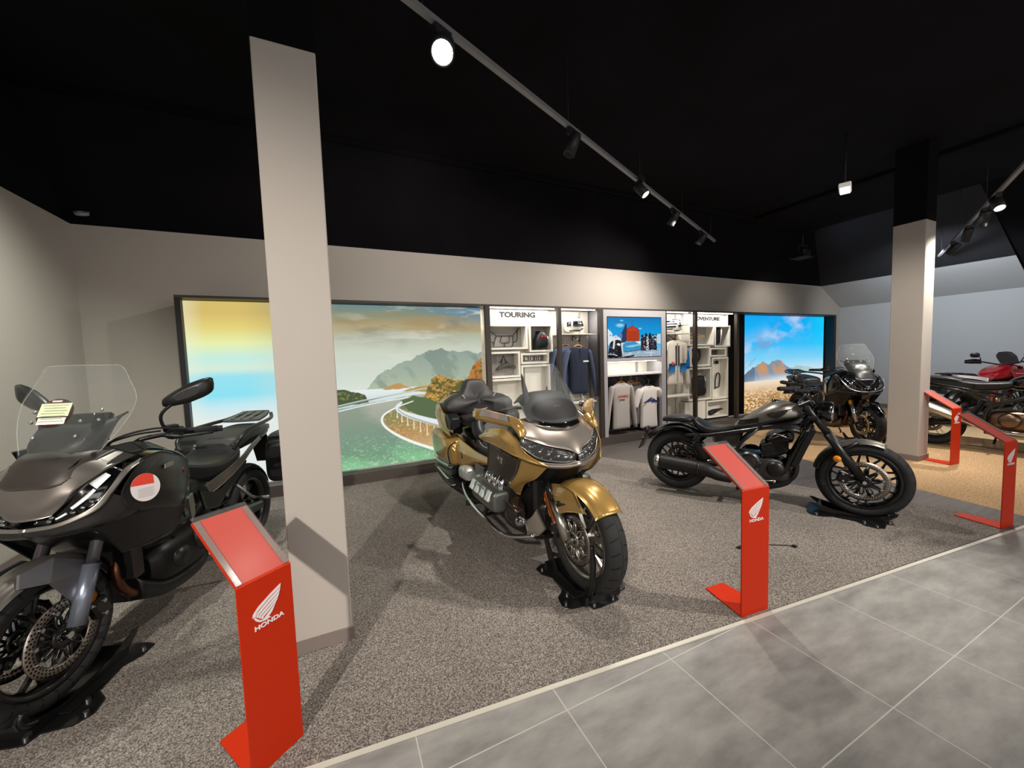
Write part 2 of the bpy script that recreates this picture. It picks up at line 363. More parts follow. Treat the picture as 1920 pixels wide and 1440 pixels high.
def paint_coast():
    p = Paint(640, 400); u, v = p.u, p.v; n1 = fbm(u * 4, v * 14, 3); n2 = fbm(u * 9, v * 20, 11); n3 = fbm(u * 150, v * 130, 21, 4)
    right = p.ramp([(.46, '#dfe8dc'), (.6, '#d3ddd0'), (.72, '#cfd6c4'), (.80, '#b7bda8'), (.88, '#b3a37a'), (.94, '#8c9178'), (1., '#6f8f90')])
    left = p.ramp([(.36, '#eaf1ee'), (.44, '#c9eef6'), (.50, '#8fe6f8'), (.60, '#9be7f6'), (.64, '#d9f2df'), (.70, '#c8f2e6'), (.78, '#eef5b0'), (.86, '#e9d97e'), (.94, '#dcc070'), (1., '#d9c36e')])
    t = np.clip((u - .15) / .3, 0, 1)[..., None]; p.c = left * (1 - t) + right * t
    p.mix(np.clip((n1 - .5) * 4, 0, 1) * np.clip((v - .66) * 5, 0, 1) * np.clip(u * 2 - .1, 0, .75), '#a98f63'); p.mix(np.clip((n2 - .52) * 5, 0, 1) * np.clip((v - .7) * 4, 0, 1) * np.clip(u * 1.6 - .3, 0, .7), '#6b7468')
    p.mix(np.clip((u - .72) * 4, 0, 1) * np.clip((v - .86) * 8, 0, 1) * np.clip(1.6 - n1 * 2, 0, 1), '#2f8ec2'); p.mix(np.clip((fbm(u * 6, v * 16, 40) - .55) * 6, 0, .8) * np.clip((v - .55) * 5, 0, 1) * np.clip(u - .3, 0, 1), '#eef2ea')
    mt = [(.528, .48), (.574, .573), (.628, .613), (.66, .64), (.691, .654), (.741, .686), (.78, .715), (.829, .723), (.85, .70), (.866, .71), (.90, .70), (.928, .714), (.96, .695), (1., .69), (1., .47)]
    j = (fbm(u * 40, v * 40, 5, 3) - .5) * .03; q = Paint(2, 2); q.u, q.v = u, v + j; m = q.inside(mt)
    p.mix(m, p.ramp([(.47, '#b9c4a6'), (.55, '#a9b8a4'), (.72, '#92a39a')])); p.mix(m * np.clip((fbm(u * 22 + v * 10, v * 9, 9) - .5) * 4, 0, .55), '#79897f')
    sea = (v < .485) * (v > .35) * (u > .4); p.mix(sea, p.ramp([(.38, '#c4d9da'), (.47, '#e8f0ee')]))
    q.v = v + j * .6; p.mix(q.inside([(.585, .478), (.62, .50), (.652, .512), (.70, .475)]), '#c09a62')
    p.mix(q.inside([(.66, .455), (.70, .475), (.76, .485), (.80, .47), (.80, .44)]), '#b99b5c')
    p.mix(q.inside([(.36, .50), (.42, .492), (.457, .488), (.50, .47), (.524, .446), (.535, .40), (.36, .39)]), '#4c5a3c'); p.mix(q.inside([(.36, .50), (.42, .492), (.457, .488), (.50, .47), (.53, .42), (.36, .44)]) * np.clip((n3 - .5) * 6, 0, .8), '#8a8a58')
    land = (v < .375 + .03 * (u - .4)); p.mix(((u > .37) & land).astype(float), '#98a291')
    road = q.inside([(.37, .36), (.42, .368), (.549, .402), (.683, .424), (.755, .433), (.755, .419), (.70, .39), (.633, .355), (.60, .33), (.583, .306), (.583, .27), (.595, .236), (.63, .185), (.674, .142), (.78, .056), (.95, -.05), (.37, -.05)])
    p.mix(road, p.ramp([(0., '#8ed09a'), (.08, '#7fb08a'), (.2, '#8fa793'), (.3, '#a4ab9b'), (.43, '#b5b9ab')])); p.mix(road * np.clip((fbm(u * 5 + v * 3, v * 6, 31) - .5) * 4, 0, .5), '#6f8a78'); p.mix(road * np.clip((n3 - .55) * 6, 0, .6) * np.clip(.25 - v, 0, .25) * 4, '#c9e8bf')
    verge = q.inside([(.755, .425), (.633, .355), (.583, .306), (.595, .236), (.674, .142), (.78, .056), (.95, -.05), (1, -.05), (1, .45)]); p.mix(verge, p.ramp([(0, '#d8cf9b'), (.1, '#c9a878'), (.2, '#b78e58'), (.3, '#8f8a5a'), (.42, '#64724f')])); p.mix(verge * np.clip((n3 - .5) * 5, 0, .6), '#d3b886')
    p.mix(q.inside([(.65, .40), (.70, .42), (.80, .40), (1, .40), (1, .24), (.79, .25), (.68, .33)]), '#5c6f4c')
    rk = [(.745, .405), (.76, .46), (.779, .525), (.809, .548), (.85, .52), (.891, .503), (.931, .512), (.957, .603), (1, .66), (1, .36), (.80, .37)]; q.v = v + j * 1.3; m = q.inside(rk)
    p.mix(m, '#a98443'); p.mix(m * np.clip((n3 - .47) * 7, 0, 1), '#e0ab55'); p.mix(m * np.clip((.47 - fbm(u * 70, v * 60, 77, 3)) * 7, 0, .9), '#4f5a36'); p.mix(m * (u > .93) * np.clip((n3 - .4) * 5, 0, .8), '#d0702f')
    p.mix(p.line([(.37, .352), (.42, .362), (.549, .395), (.683, .418)], .003), '#f4f6ee')
    p.mix(p.line([(.70, .392), (.628, .355), (.581, .306), (.593, .236), (.672, .142), (.80, .045), (.92, -.03)], .003, .011), '#fbfbf4')
    p.mix(p.line([(.37, .375), (.417, .387), (.536, .42), (.60, .437), (.756, .468)], .007, .003), '#7d8d84'); p.mix(p.line([(.37, .383), (.417, .394), (.536, .425), (.756, .47)], .002), '#e9eeea')
    for k in range(9):
        t = k / 8; x = .637 + .2 * t ** 1.2; z = .335 - .135 * t ** .9; p.mix(p.line([(x, z), (x, z - .03 - .06 * t), (x, z - .04 - .07 * t)], .002, .005), '#efe9c9')
    p.mix(p.line([(.655, .39), (.637, .36), (.655, .325), (.70, .29), (.80, .232), (.95, .17)], .006, .026), '#e9eef0'); p.mix(p.line([(.66, .372), (.642, .35), (.66, .315), (.70, .28), (.80, .215), (.95, .15)], .002, .006), '#a9b0a8')
    ye = np.clip((.05 - u) / .05, 0, 1) * .4; p.mix(ye, '#f4f7e4'); return p
def paint_desert():
    p = Paint(460, 300); u, v = p.u, p.v; n1 = fbm(u * 5 - v * 4, v * 6 + u * 3, 50); n3 = fbm(u * 60, v * 50, 60, 4)
    p.c = p.ramp([(.3, '#e6eef2'), (.42, '#bfe4f4'), (.55, '#7fd2f6'), (.7, '#38bff8'), (.85, '#12b4fa'), (1., '#0fa6f2')])
    p.mix(np.clip(.12 - u, 0, .12) * 5 * np.clip(v - .3, 0, 1), '#0f78e6'); p.mix(np.clip(u - .75, 0, .25) * 2.4 * np.clip(v - .5, 0, .5) * 2, '#1fe2fb')
    cl = np.exp(-((v - (.58 + .75 * (u - .15) ** 1.1)) / .13) ** 2) * (u > .05) * (u < .85); p.mix(cl * np.clip((n1 - .4) * 4, 0, .95), '#c3d3ee'); p.mix(cl * np.clip((fbm(u * 12 - v * 9, v * 10, 71) - .52) * 7, 0, .7), '#7f9fd0')
    p.mix(np.clip((fbm(u * 4 - v * 3, v * 6, 81) - .46) * 4, 0, .75) * np.clip((u - .6) * 4, 0, 1) * np.clip(.85 - v, 0, 1) * 2, '#d9ebf6')
    j = (fbm(u * 40, v * 30, 55, 3) - .5) * .03; q = Paint(2, 2); q.u, q.v = u, v + j
    far = q.inside([(.5, .3), (.6, .43), (.69, .46), (.82, .44), (1, .36), (1, .28)]); p.mix(far, '#a9c4c4'); p.mix(np.clip((v - .3) * 8, 0, 1) * np.clip(.5 - v, 0, .2) * 4 * (u > .75), '#c9dde6')
    mt = q.inside([(-.1, .30), (.05, .338), (.138, .38), (.209, .447), (.283, .494), (.33, .522), (.365, .50), (.388, .49), (.43, .525), (.477, .53), (.52, .515), (.56, .47), (.64, .42), (.75, .33), (.75, .29), (-.1, .29)])
    p.mix(mt, p.ramp([(.3, '#8fa6bf'), (.38, '#7c93ad'), (.53, '#8d9299')])); lit = np.clip((fbm(u * 16 + v * 8, v * 5, 91) - .46) * 7, 0, .95) * (u > .22) * (u < .58) * np.clip((v - .33) * 9, 0, 1); p.mix(mt * lit, '#cf9763')
    p.mix(mt * (u < .25) * .6, '#46607c'); p.mix(np.exp(-((v - .32) / .05) ** 2) * np.clip(u * 2.2 - .3, 0, .85), '#dfe8ee')
    sl = .325 + .02 * np.sin(u * 3) - .03 * u; s = np.clip((sl - v) / .012, 0, 1); p.mix(s, p.ramp([(0, '#c79552'), (.12, '#d3a566'), (.22, '#e3c092'), (.33, '#f1e3cf')])); p.mix(s * np.clip(.2 - u, 0, .2) * 4, '#e8a54a')
    st = fbm(u * 62 - v * 50, v * 74 + u * 40, 61, 4); k = np.clip((.28 - v) * 6, 0, 1); p.mix(s * k * np.clip((st - .5) * 8, 0, .9), '#f6ead2'); p.mix(s * k * np.clip((.47 - st) * 8, 0, .85), '#8d6434'); p.mix(s * np.clip((fbm(u * 7 - v * 5, v * 8, 66) - .5) * 5, 0, .5) * k, '#9d7340')
    return p
def paint_riders():
    p = Paint(240, 140); u, v = p.u, p.v; n = fbm(u * 20, v * 20, 33, 3); nn = fbm(u * 60, v * 60, 35, 2)
    p.c = p.ramp([(.1, '#7fc4e6'), (.4, '#46b4ea'), (.6, '#0d9fe6'), (1, '#0e7cc0')]); q = Paint(2, 2); q.u, q.v = u, v + (n - .5) * .06; L = lambda pts, c, k=1.: p.mix(q.inside(pts) * k, c)
    for cx, cy, a, b in ((.22, .80, .07, .045), (.25, .92, .03, .018), (.59, .72, .03, .02)): p.mix(np.clip(1.6 - np.hypot((u - cx) / a, (v - cy) / b) * 1.2, 0, 1), '#8fdcf2')
    L([(0, .5), (0, .7), (.06, .62), (.1, .55), (.2, .56), (.3, .44), (.3, .3), (0, .3)], '#dcebf2'); L([(.84, .55), (1, .6), (1, .33), (.8, .33)], '#bfd9e6'); p.mix(q.inside([(0, .5), (0, .7), (.1, .55), (.3, .44), (.3, .3), (0, .3)]) * (n > .55), '#2c4a66')
    L([(-.1, -.1), (-.1, .12), (.22, .12), (.64, .18), (1.1, .16), (1.1, -.1)], '#9db4c6'); p.mix((v < .12) * np.clip((n - .45) * 5, 0, .7), '#d7e1ea')
    L([(.27, .34), (.36, .38), (.62, .40), (.65, .36), (.64, .19), (.27, .12)], '#3d93c4'); p.mix(q.inside([(.30, .28), (.62, .33), (.62, .30), (.4, .24)]), '#8fd0ea'); p.mix(q.inside([(.50, .38), (.60, .40), (.61, .34), (.55, .32)]), '#dff0f8'); p.mix(p.line([(.3, .13), (.45, .15), (.64, .19)], .008), '#123048')
    L([(.23, .44), (.24, .60), (.29, .72), (.31, .82), (.34, .82), (.345, .40), (.28, .36)], '#27395f'); p.mix(q.inside([(.16, .55), (.19, .62), (.26, .58), (.25, .44)]), '#4f86c0')
    sg = [(.341, .397), (.344, .70), (.448, .787), (.56, .68), (.565, .402)]; p.mix(p.inside([(a + (-.012 if a < .4 else .012 if a > .5 else 0), b + .012) for a, b in sg]), '#7a2412'); p.mix(p.inside(sg), '#c23f1d')
    for k in range(6): p.mix(p.line([(.365, .64 - .042 * k), (.45, .64 - .042 * k), (.545, .64 - .042 * k)], .007) * (np.sin(u * (190 + 37 * k)) > -.45), '#5d1a10')
    p.mix(p.line([(.445, .80), (.444, .88), (.444, .97)], .0035), '#132a44')
    for x, h, c in ((.63, .55, '#2b2430'), (.665, .50, '#4a2a30'), (.705, .60, '#1c2232'), (.735, .53, '#d9dde2'), (.78, .62, '#20242f'), (.81, .5, '#2a2f40'), (.855, .48, '#8e6d6a'), (.88, .42, '#1d2c48')):
        L([(x - .025, .17), (x - .028, h - .1), (x - .01, h), (x + .012, h), (x + .03, h - .1), (x + .026, .16)], c)
    p.mix((u > .6) * (u < .92) * (v > .15) * (v < .52) * np.clip((nn - .56) * 14, 0, 1), '#e9edf2'); p.mix((u > .6) * (u < .92) * (v > .15) * (v < .58) * np.clip((.40 - nn) * 14, 0, 1), '#0b0f1a')
    L([(0, .1), (.03, .34), (.08, .40), (.16, .43), (.23, .42), (.26, .24), (.25, .02), (.12, .08)], '#241c24'); p.mix(q.inside([(.08, .22), (.10, .44), (.13, .42), (.11, .2)]), '#dde2e8'); p.mix(q.inside([(.15, .31), (.17, .34), (.22, .33), (.21, .29)]), '#f4f4f0'); p.mix(q.inside([(.23, .36), (.25, .36), (.27, .12), (.25, .1)]), '#e4e6ec'); p.mix((u < .26) * (v > .05) * (v < .4) * np.clip((nn - .58) * 12, 0, .8), '#c9ccd4')
    p.mix(q.inside([(.17, .26), (.21, .27), (.235, 0), (.17, 0)]), '#14141c'); L([(0, .07), (.12, .06), (.24, .02), (.48, .045), (.46, .0), (0, 0)], '#0b0a10'); return p
# ================================================================ display wall along the back
Y0, YP = 4.90, 5.25
PL = obj('plinth', MB().b2(-1.40, 10.55, Y0, YB - .004, 0, .13), mat('plinth_brown', '#4a423e', .55)); tag(PL, 'long dark brown plinth running under the whole display wall', 'plinth')
TP = obj('top_fascia', MB().b2(-1.40, 10.55, Y0, YB - .004, 2.172, 2.197), FRAME); tag(TP, 'thin bronze top board running above the whole display wall', 'top board')
def lightbox(label, x0, x1, paint, xp0, xp1, yp, posts, strength, fm):
    r = empty('lightbox', ((x0 + x1) / 2, yp, .131), 0, label, 'lightbox'); c = (x0 + x1) / 2
    def L(mb): return mb.xf(lambda p: p - np.array((c, yp, .131)))
    f = MB()
    for a, b in posts: f.b2(a, b, Y0, Y0 + .07, .131, 2.171)
    if posts[0][0] < 0: f.b2(x0, x0 + .012, Y0 + .07, YB - .01, .131, 2.171)
    else: f.b2(x1 - .012, x1, Y0 + .07, YB - .01, .131, 2.171)
    obj('frame', L(f), fm, r)
    obj('backing_case', L(MB().b2(xp0, xp1, yp + .004, YB - .02, .14, 2.165)), PANEL, r)
    g = paint.grid('picture_print', xp0, xp1, .145, 2.168, yp, picture_mat('print_' + str(round(x0)), strength), r)
    g.location = (-c, -yp, -.131)
    ed = MB().b2(xp0, xp1, yp - .02, yp, .131, .145); obj('lower_rail', L(ed), GREYP, r)
lightbox('wide glowing lightbox with a coastal road and mountain print', -1.40, 1.905, paint_coast(), -1.385, 1.90, 5.08, [(-1.40, -1.353)], .95, FRAME_K)
lightbox('glowing lightbox with a blue sky and desert mountain print', 7.12, 10.55, paint_desert(), 7.13, 10.49, 5.12, [(10.46, 10.55)], 1.0, FRAME_K)

def bay(label, x0, x1, posts, led=True, back=PANEL, group=None, fm=FRAME):
    """open bay: slim bronze front posts, pale back board, LED strip under the top board"""
    r = empty('display_bay', ((x0 + x1) / 2, 5.1, .131), 0, label, 'display bay'); r['ox'] = (x0 + x1) / 2
    for a, b in posts: part(r, 'post', MB().b2(a, b, Y0, Y0 + .06, .131, 2.171), fm)
    part(r, 'back_board', MB().b2(x0, x1, YP, YP + .03, .131, 2.171), back)
    if led: part(r, 'led_strip', MB().b2(x0 + .06, x1 - .06, Y0 + .07, Y0 + .095, 2.16, 2.1715), LED)
    return r
def part(r, name, mb, m, **k):
    c = np.array(r.location); return obj(name, mb.xf(lambda p: p - c), m, r, **k)
def dbox(r, x0, x1, z0, z1, y0=5.08, t=.028, back=BOXGREY, rim=PANEL):
    mb = MB(); y1 = YP
    mb.b2(x0, x0 + t, y0, y1, z0, z1).b2(x1 - t, x1, y0, y1, z0, z1).b2(x0 + t, x1 - t, y0, y1, z1 - t, z1).b2(x0 + t, x1 - t, y0, y1, z0, z0 + t)
    o = part(r, 'display_box', mb, rim)
    obj('box_back', MB().b2(x0 + t, x1 - t, y1 - .008, y1, z0 + t, z1 - t).xf(lambda p: p - np.array(r.location)), back, o); return o
INK = mat('black_ink', '#26231f', .6)
def letters(r, word, x0, x1, z0, z1, y, m, bold): part(r, 'lettering', fit_text(text_mb(word, 1, .004, bold), x0, x1, z0, z1, y), m)
# --- touring bay
B1 = bay('pale open bay with TOURING lettering and grey display boxes', 1.91, 3.10, [(1.905, 1.973)])
part(B1, 'sign_board', MB().b2(2.0, 3.07, 5.20, YP, 1.96, 2.171), PANEL); letters(B1, 'TOURING', 2.235, 2.836, 2.057, 2.140, 5.198, INK, .05)
dbox(B1, 2.0, 2.635, 1.584, 1.948); dbox(B1, 2.662, 3.063, 1.537, 1.95); dbox(B1, 2.0, 2.497, 1.174, 1.551); dbox(B1, 2.515, 2.99, 1.362, 1.522, back=PANEL); dbox(B1, 2.515, 3.006, .70, 1.345, back=PANEL)
part(B1, 'shelf', MB().b2(2.0, 2.50, 5.06, YP, 1.13, 1.162), PANEL); part(B1, 'inner_panel', MB().b2(2.617, 2.901, 5.17, 5.20, .73, 1.315), PANEL)
BLKP = mat('black_plastic', '#151516', .45); BLKM = mat('matt_black', '#101011', .6); WIREM = mat('black_wire', '#17171a', .4)
def thing(name, mb, m, label, cat, group=None, **k):
    """single-mesh thing with its origin at the middle of its base"""
    P = np.array(mb.v); c = np.array([(P[:, 0].min() + P[:, 0].max()) / 2, (P[:, 1].min() + P[:, 1].max()) / 2, P[:, 2].min()]); mb.xf(lambda p: p - c)
    return tag(obj(name, mb, m, None, tuple(c), **k), label, cat, group)
# wire rack in the first box
w = MB()
for pts in ([(2.03, 1.905), (2.19, 1.79), (2.46, 1.79), (2.565, 1.905)], [(2.03, 1.78), (2.09, 1.70), (2.16, 1.69)], [(2.19, 1.79), (2.135, 1.635), (2.14, 1.622), (2.43, 1.622), (2.455, 1.65), (2.46, 1.79)], [(2.275, 1.79), (2.25, 1.70), (2.265, 1.683), (2.385, 1.683), (2.40, 1.70), (2.40, 1.79)], [(2.32, 1.683), (2.32, 1.622)], [(2.54, 1.89), (2.53, 1.74), (2.51, 1.70), (2.46, 1.69)]):
    w.tube([(x, 5.225, z) for x, z in pts], .006, 8)
thing('luggage_rack', w, WIREM, 'black wire luggage rack hung in the upper left touring display box', 'rack')
# top case bag with red reflectors
T = empty('tail_bag', (2.88, 5.15, 1.566), 0, 'black tail bag with two red reflectors in the upper right touring box', 'bag')
m = MB().loft([(-.095, .02, .04, .01, .02), (-.085, .08, .075, .10, .08), (-.02, .15, .085, .13, .15), (.05, .16, .08, .125, .155), (.1, .13, .06, .09, .09), (.108, .12, .03, .05, .05)], 18, 20, 3); obj('bag_body', m, BLKP, T)
obj('lid_panel', MB().loft([(-.04, .275, .06, .012, .02), (.03, .282, .065, .014, .02), (.085, .25, .05, .01, .02)], 10, 16, 3), BLKM, T)
RED_L = mat('red_reflector', '#c3202a', .25, coat=1.)
for dx in (-.01, .045): obj('reflector', MB().b2(dx - .015, dx + .015, -.09, -.078, .19, .215), RED_L, T)
obj('trim_strip', MB().tube([(.10, -.06, .03), (.112, -.062, .12), (.10, -.06, .2)], .006, 8), STEEL, T)
# seat pad + handlebar clamp
thing('rider_backrest', MB().loft([(-.16, 0, .02, .005, .01), (-.14, .02, .035, .022, .03), (-.06, .055, .05, .03, .035), (.03, .065, .05, .03, .035), (.12, .035, .04, .022, .03), (.17, .005, .02, .008, .01)], 22, 16).xf(lambda p: p + (2.33, 5.20, 1.29)), mat('grey_vinyl', '#55524f', .6), 'grey padded backrest lying in the lower left touring display box', 'backrest')
cl = MB().tube([(2.25, 5.22, 1.40), (2.29, 5.22, 1.49), (2.335, 5.22, 1.40)], .007, 8); cl.box((2.25, 5.215, 1.398), (.03, .02, .02)).box((2.335, 5.215, 1.398), (.03, .02, .02)); thing('bracket_clamp', cl, WIREM, 'small black triangular clamp fixed above the grey padded backrest', 'clamp')
for i, (a, b) in enumerate(((2.60, 2.715), (2.745, 2.86), (2.885, 2.96))):
    f = MB(); z0, z1, y = 1.405, 1.475, 5.23
    for q in ((a, b, z0, z0 + .006), (a, b, z1 - .006, z1), (a, a + .006, z0, z1), (b - .006, b, z0, z1), (a + (b - a) * (.33 + .12 * i), a + (b - a) * (.33 + .12 * i) + .005, z0, z1)): f.b2(q[0], q[1], y - .006, y + .006, q[2], q[3])
    if i == 1: f.b2(a + .075, a + .08, y - .006, y + .006, z0, z1)
    thing('badge_frame', f, INK, ('black outline badge nearest the left in the narrow touring box', 'black outline badge with two inner bars in the narrow touring box', 'black outline badge at the right end of the narrow touring box')[i], 'badge', 'outline badges in the narrow touring box')
# --- helmet and jacket bays
B2 = bay('pale open bay with a white helmet over navy pullovers', 3.10, 3.85, [(3.06, 3.116), (3.816, 3.888)], back=mat('display_beige', '#c9c2b4', .6))
B4 = bay('narrow open bay with a graphic helmet over a blue white jacket', 5.23, 5.90, [(5.222, 5.246)], back=mat('display_beige', '#cfc8ba', .6), fm=FRAME_K)
B5 = bay('pale open bay with ADVENTURE lettering and grey display boxes', 5.90, 7.12, [(5.946, 6.0), (7.086, 7.149)], fm=mat('brown_post', '#33291f', .5))
part(B2, 'shelf', MB().b2(3.12, 3.81, 4.98, YP, 1.785, 1.80), PANEL); part(B2, 'shelf', MB().b2(3.12, 3.81, 5.0, YP, .71, .735), PANEL); part(B2, 'shelf', MB().b2(3.12, 3.81, 4.98, YP, .131, .16), PANEL)
part(B4, 'shelf', MB().b2(5.25, 5.90, 4.98, YP, 1.785, 1.80), PANEL); part(B4, 'shelf', MB().b2(5.25, 5.94, 4.98, YP, .66, .685), PANEL)
for r, x in ((B2, 3.67), (B4, 5.82)): part(r, 'slotted_upright', MB().b2(x, x + .025, YP - .012, YP, .2, 2.16), GREYP)
part(B5, 'sign_board', MB().b2(6.0, 7.12, 5.20, YP, 1.972, 2.171), PANEL); letters(B5, 'ADVENTURE', 6.237, 6.983, 2.054, 2.126, 5.198, INK, .055)
dbox(B5, 5.993, 6.678, 1.572, 1.955); dbox(B5, 6.70, 7.147, 1.536, 1.955); dbox(B5, 6.037, 6.566, 1.182, 1.551); dbox(B5, 6.57, 7.03, 1.353, 1.521); dbox(B5, 5.973, 6.600, .533, 1.153); dbox(B5, 6.627, 7.087, .52, 1.334, back=PANEL); dbox(B5, 6.472, 7.09, .165, .502, back=PANEL); part(B5, 'white_block', MB().b2(5.91, 6.45, 5.10, YP, .165, .515), PANEL)
GOLDP = mat('tan_plastic', '#cdb58c', .45)
f = MB().tube([(6.08, 5.2, 1.78), (6.2, 5.2, 1.81), (6.35, 5.2, 1.80), (6.46, 5.2, 1.765), (6.54, 5.2, 1.76)], .012, 8, 16).tube([(6.09, 5.2, 1.70), (6.2, 5.2, 1.685), (6.35, 5.2, 1.69), (6.46, 5.2, 1.735), (6.55, 5.2, 1.76)], .012, 8, 16); f.b2(6.15, 6.42, 5.19, 5.21, 1.725, 1.765); f.b2(6.07, 6.11, 5.19, 5.21, 1.69, 1.79)
thing('crash_bar', f, GOLDP, 'tan crash bar kit hung in the upper left adventure display box', 'crash bar')
def bagm(x, y, z, w, h, d): return MB().loft([(-w, 0, d * .6, h * .6, h * .6), (-w * .8, 0, d, h * .95, h * .95), (0, 0, d, h, h), (w * .8, 0, d, h * .93, h * .9), (w, 0, d * .5, h * .5, h * .5)], 14, 20, 4).xf(lambda p: p + (x, y, z))
P = thing('side_case', bagm(6.84, 5.16, 1.752, .05, .175, .06), BLKP, 'tall slim black side case in the upper right adventure display box', 'case'); obj('reflective_edge', MB().tube([(.055, -.05, .06), (.07, -.055, .2), (.075, -.05, .33)], .012, 8), PANEL, P)
thing('hand_guard', MB().tube([(6.10, 5.2, 1.30), (6.16, 5.18, 1.34), (6.3, 5.2, 1.25), (6.4, 5.19, 1.32), (6.42, 5.2, 1.46), (6.36, 5.2, 1.49), (6.24, 5.2, 1.49)], .022, 8, 30), BLKP, 'black curved hand guard kit in the middle adventure display box', 'hand guard')
for i in range(3):
    x = 6.62 + .125 * i; thing('small_plate', MB().b2(x, x + .09, 5.228, 5.242, 1.39, 1.475), mat('dark_grey', '#4d4a48', .5), 'dark little plate %s in the narrow adventure box' % ('nearest the left end', 'in the middle', 'nearest the right end')[i], 'plate', 'small plates in the narrow adventure box')
P = thing('pannier_bag', bagm(6.37, 5.16, .80, .12, .20, .07), BLKM, 'black soft pannier with silver edge in the large left adventure box', 'pannier'); obj('reflective_edge', MB().tube([(.06, -.07, .16), (.075, -.07, .28), (.05, -.07, .38)], .01, 8), STEEL, P)
thing('pannier_bracket', MB().tube([(6.86, 5.2, .73), (6.87, 5.2, .9), (6.93, 5.2, 1.02), (7.0, 5.2, .96), (6.97, 5.2, .74)], .012, 8, 20).tube([(6.86, 5.2, .73), (6.97, 5.2, .74)], .012, 8), WIREM, 'black bent pannier bracket hung in the tall right adventure box', 'bracket')
for i, x in enumerate((6.80, 6.93)):
    P = thing('fog_lamp', MB().lathe([(0, 0), (.03, 0), (.036, .05), (.03, .052), (.0, .045)], (x, 5.235, 1.235), (.35, -1, 0), 18), BLKP, ('left', 'right')[i] + ' one of two round black fog lamps on the tall adventure box back', 'lamp', 'fog lamps in the tall adventure box')
    obj('lens', MB().lathe([(0, .047), (.029, .05)], (0, .026, .036), (.35, -1, 0), 18), mat('clear_lens', '#dfe3e6', .1, .6), P)
thing('tail_tidy', MB().tube([(6.68, 5.18, .24), (6.78, 5.18, .26), (6.92, 5.18, .285), (7.05, 5.18, .30)], [.05, .05, .028, .012], 10, 16), BLKP, 'black tapered muffler guard lying in the lowest adventure box', 'guard')
# --- screen bay
B3 = empty('screen_bay', (4.555, 5.1, .131), 0, 'grey bay with a built-in screen above a dark clothes niche', 'display bay')
s = MB().b2(3.89, 3.957, Y0, YB - .02, .131, 2.171).b2(5.121, 5.22, Y0, YB - .02, .131, 2.171).b2(3.957, 5.121, Y0, Y0 + .03, 2.065, 2.171).b2(3.957, 5.121, Y0, Y0 + .03, 1.338, 1.395).b2(3.957, 5.121, Y0 + .03, Y0 + .06, 1.338, 2.171)
part(B3, 'surround', s, GREYP); part(B3, 'niche_back', MB().b2(3.957, 5.121, YP, YP + .03, 1.12, 1.35), PANEL); part(B3, 'shelf', MB().b2(3.957, 5.121, Y0, YP, 1.105, 1.135), PANEL)
part(B3, 'led_strip', MB().b2(4.0, 5.08, Y0 + .07, Y0 + .09, 1.33, 1.3375), LED); part(B3, 'wardrobe_back', MB().b2(3.957, 5.121, YP, YP + .03, .131, 1.105), DARKIN); part(B3, 'side_lining', MB().b2(5.105, 5.121, Y0 + .06, YP, .131, 1.105), DARKIN)
part(B3, 'slotted_upright', MB().b2(4.86, 4.90, YP - .02, YP, 1.135, 1.338), GREYP)
TV = empty('screen', (4.54, 4.9, 1.40), 0, 'flat screen showing riders and parked motorcycles round a red sign', 'screen')
obj('bezel', MB().b2(3.962, 5.117, 4.902, 4.925, 1.398, 2.062).xf(lambda p: p - np.array((4.54, 4.9, 1.40))), BLKP, TV)
g = paint_riders().grid('screen_picture', 3.972, 5.107, 1.408, 2.052, 4.899, picture_mat('screen_glow', .95), TV); g.location = (-4.54, -4.9, -1.40)

# ---------------------------------------------------------------- helmets
HW = mat('helmet_white', '#efece2', .25, coat=.6); HB = mat('helmet_black', '#16161a', .25, coat=.6); HBL = mat('helmet_navy', '#27345c', .3, coat=.5); BLUE = mat('jacket_blue', '#1668ab', .8)
def helmet(x, y, z, rz, label, graphic):
    h = empty('helmet', (x, y, z), rz, label, 'helmet'); mb = MB(); n, m = 28, 16; vs = []
    for i in range(m + 1):
        a = PI * i / m
        for j in range(n):
            b = 2 * PI * j / n; c, s = math.cos(b), math.sin(b); r = math.sin(a) ** .85; px = .152 * r * c; py = .118 * r * s; pz = .135 + .132 * math.cos(a)
            if c > .55 and pz < .14: px *= 1 + .22 * (c - .55) * (1 - abs(pz - .06) * 5)
            if pz < .03: pz = .03 - (.03 - pz) * .25; px *= .9; py *= .9
            vs.append((px, py, pz))
    obj('shell', mb.rings(vs, m + 1, n, False), HW, h)
    def patch(name, b0, b1, a0, a1, mt, k=1.02, w=None):
        g = [[(.152 * k * math.sin(rad(a)) ** .85 * math.cos(rad(b)) * (1.06 if a > 85 and abs(b) < 60 else 1), .118 * k * math.sin(rad(a)) ** .85 * math.sin(rad(b)), .135 + .132 * k * math.cos(rad(a))) for b in np.linspace(b0, b1, 12)] for a in np.linspace(a0, a1, 7)]
        obj(name, MB().sheet(g, .006, flip=True), mt, h)
    patch('visor', -72, 72, 66, 100, HB, 1.03); patch('chin_vent', -14, 14, 112, 124, HB, 1.07); patch('lower_trim', -100, 100, 128, 136, HB, 1.01)
    if graphic:
        for q in ((-170, -95, 50, 62, HB), (-150, -80, 72, 80, HBL), (-165, -90, 92, 104, HB), (-175, -110, 112, 122, HBL), (-120, -40, 28, 42, HBL), (95, 170, 50, 62, HB), (90, 165, 92, 104, HBL)): patch('stripe', *q)
        patch('peak', -40, 40, 44, 52, HBL, 1.12)
    else: patch('side_mark', -110, -84, 68, 100, HB, 1.025); patch('top_vent', -16, 16, 22, 40, HB, 1.03)
    return h
helmet(3.45, 5.10, 1.801, rad(-55), 'plain white helmet with black visor on the shelf above pullovers', False)
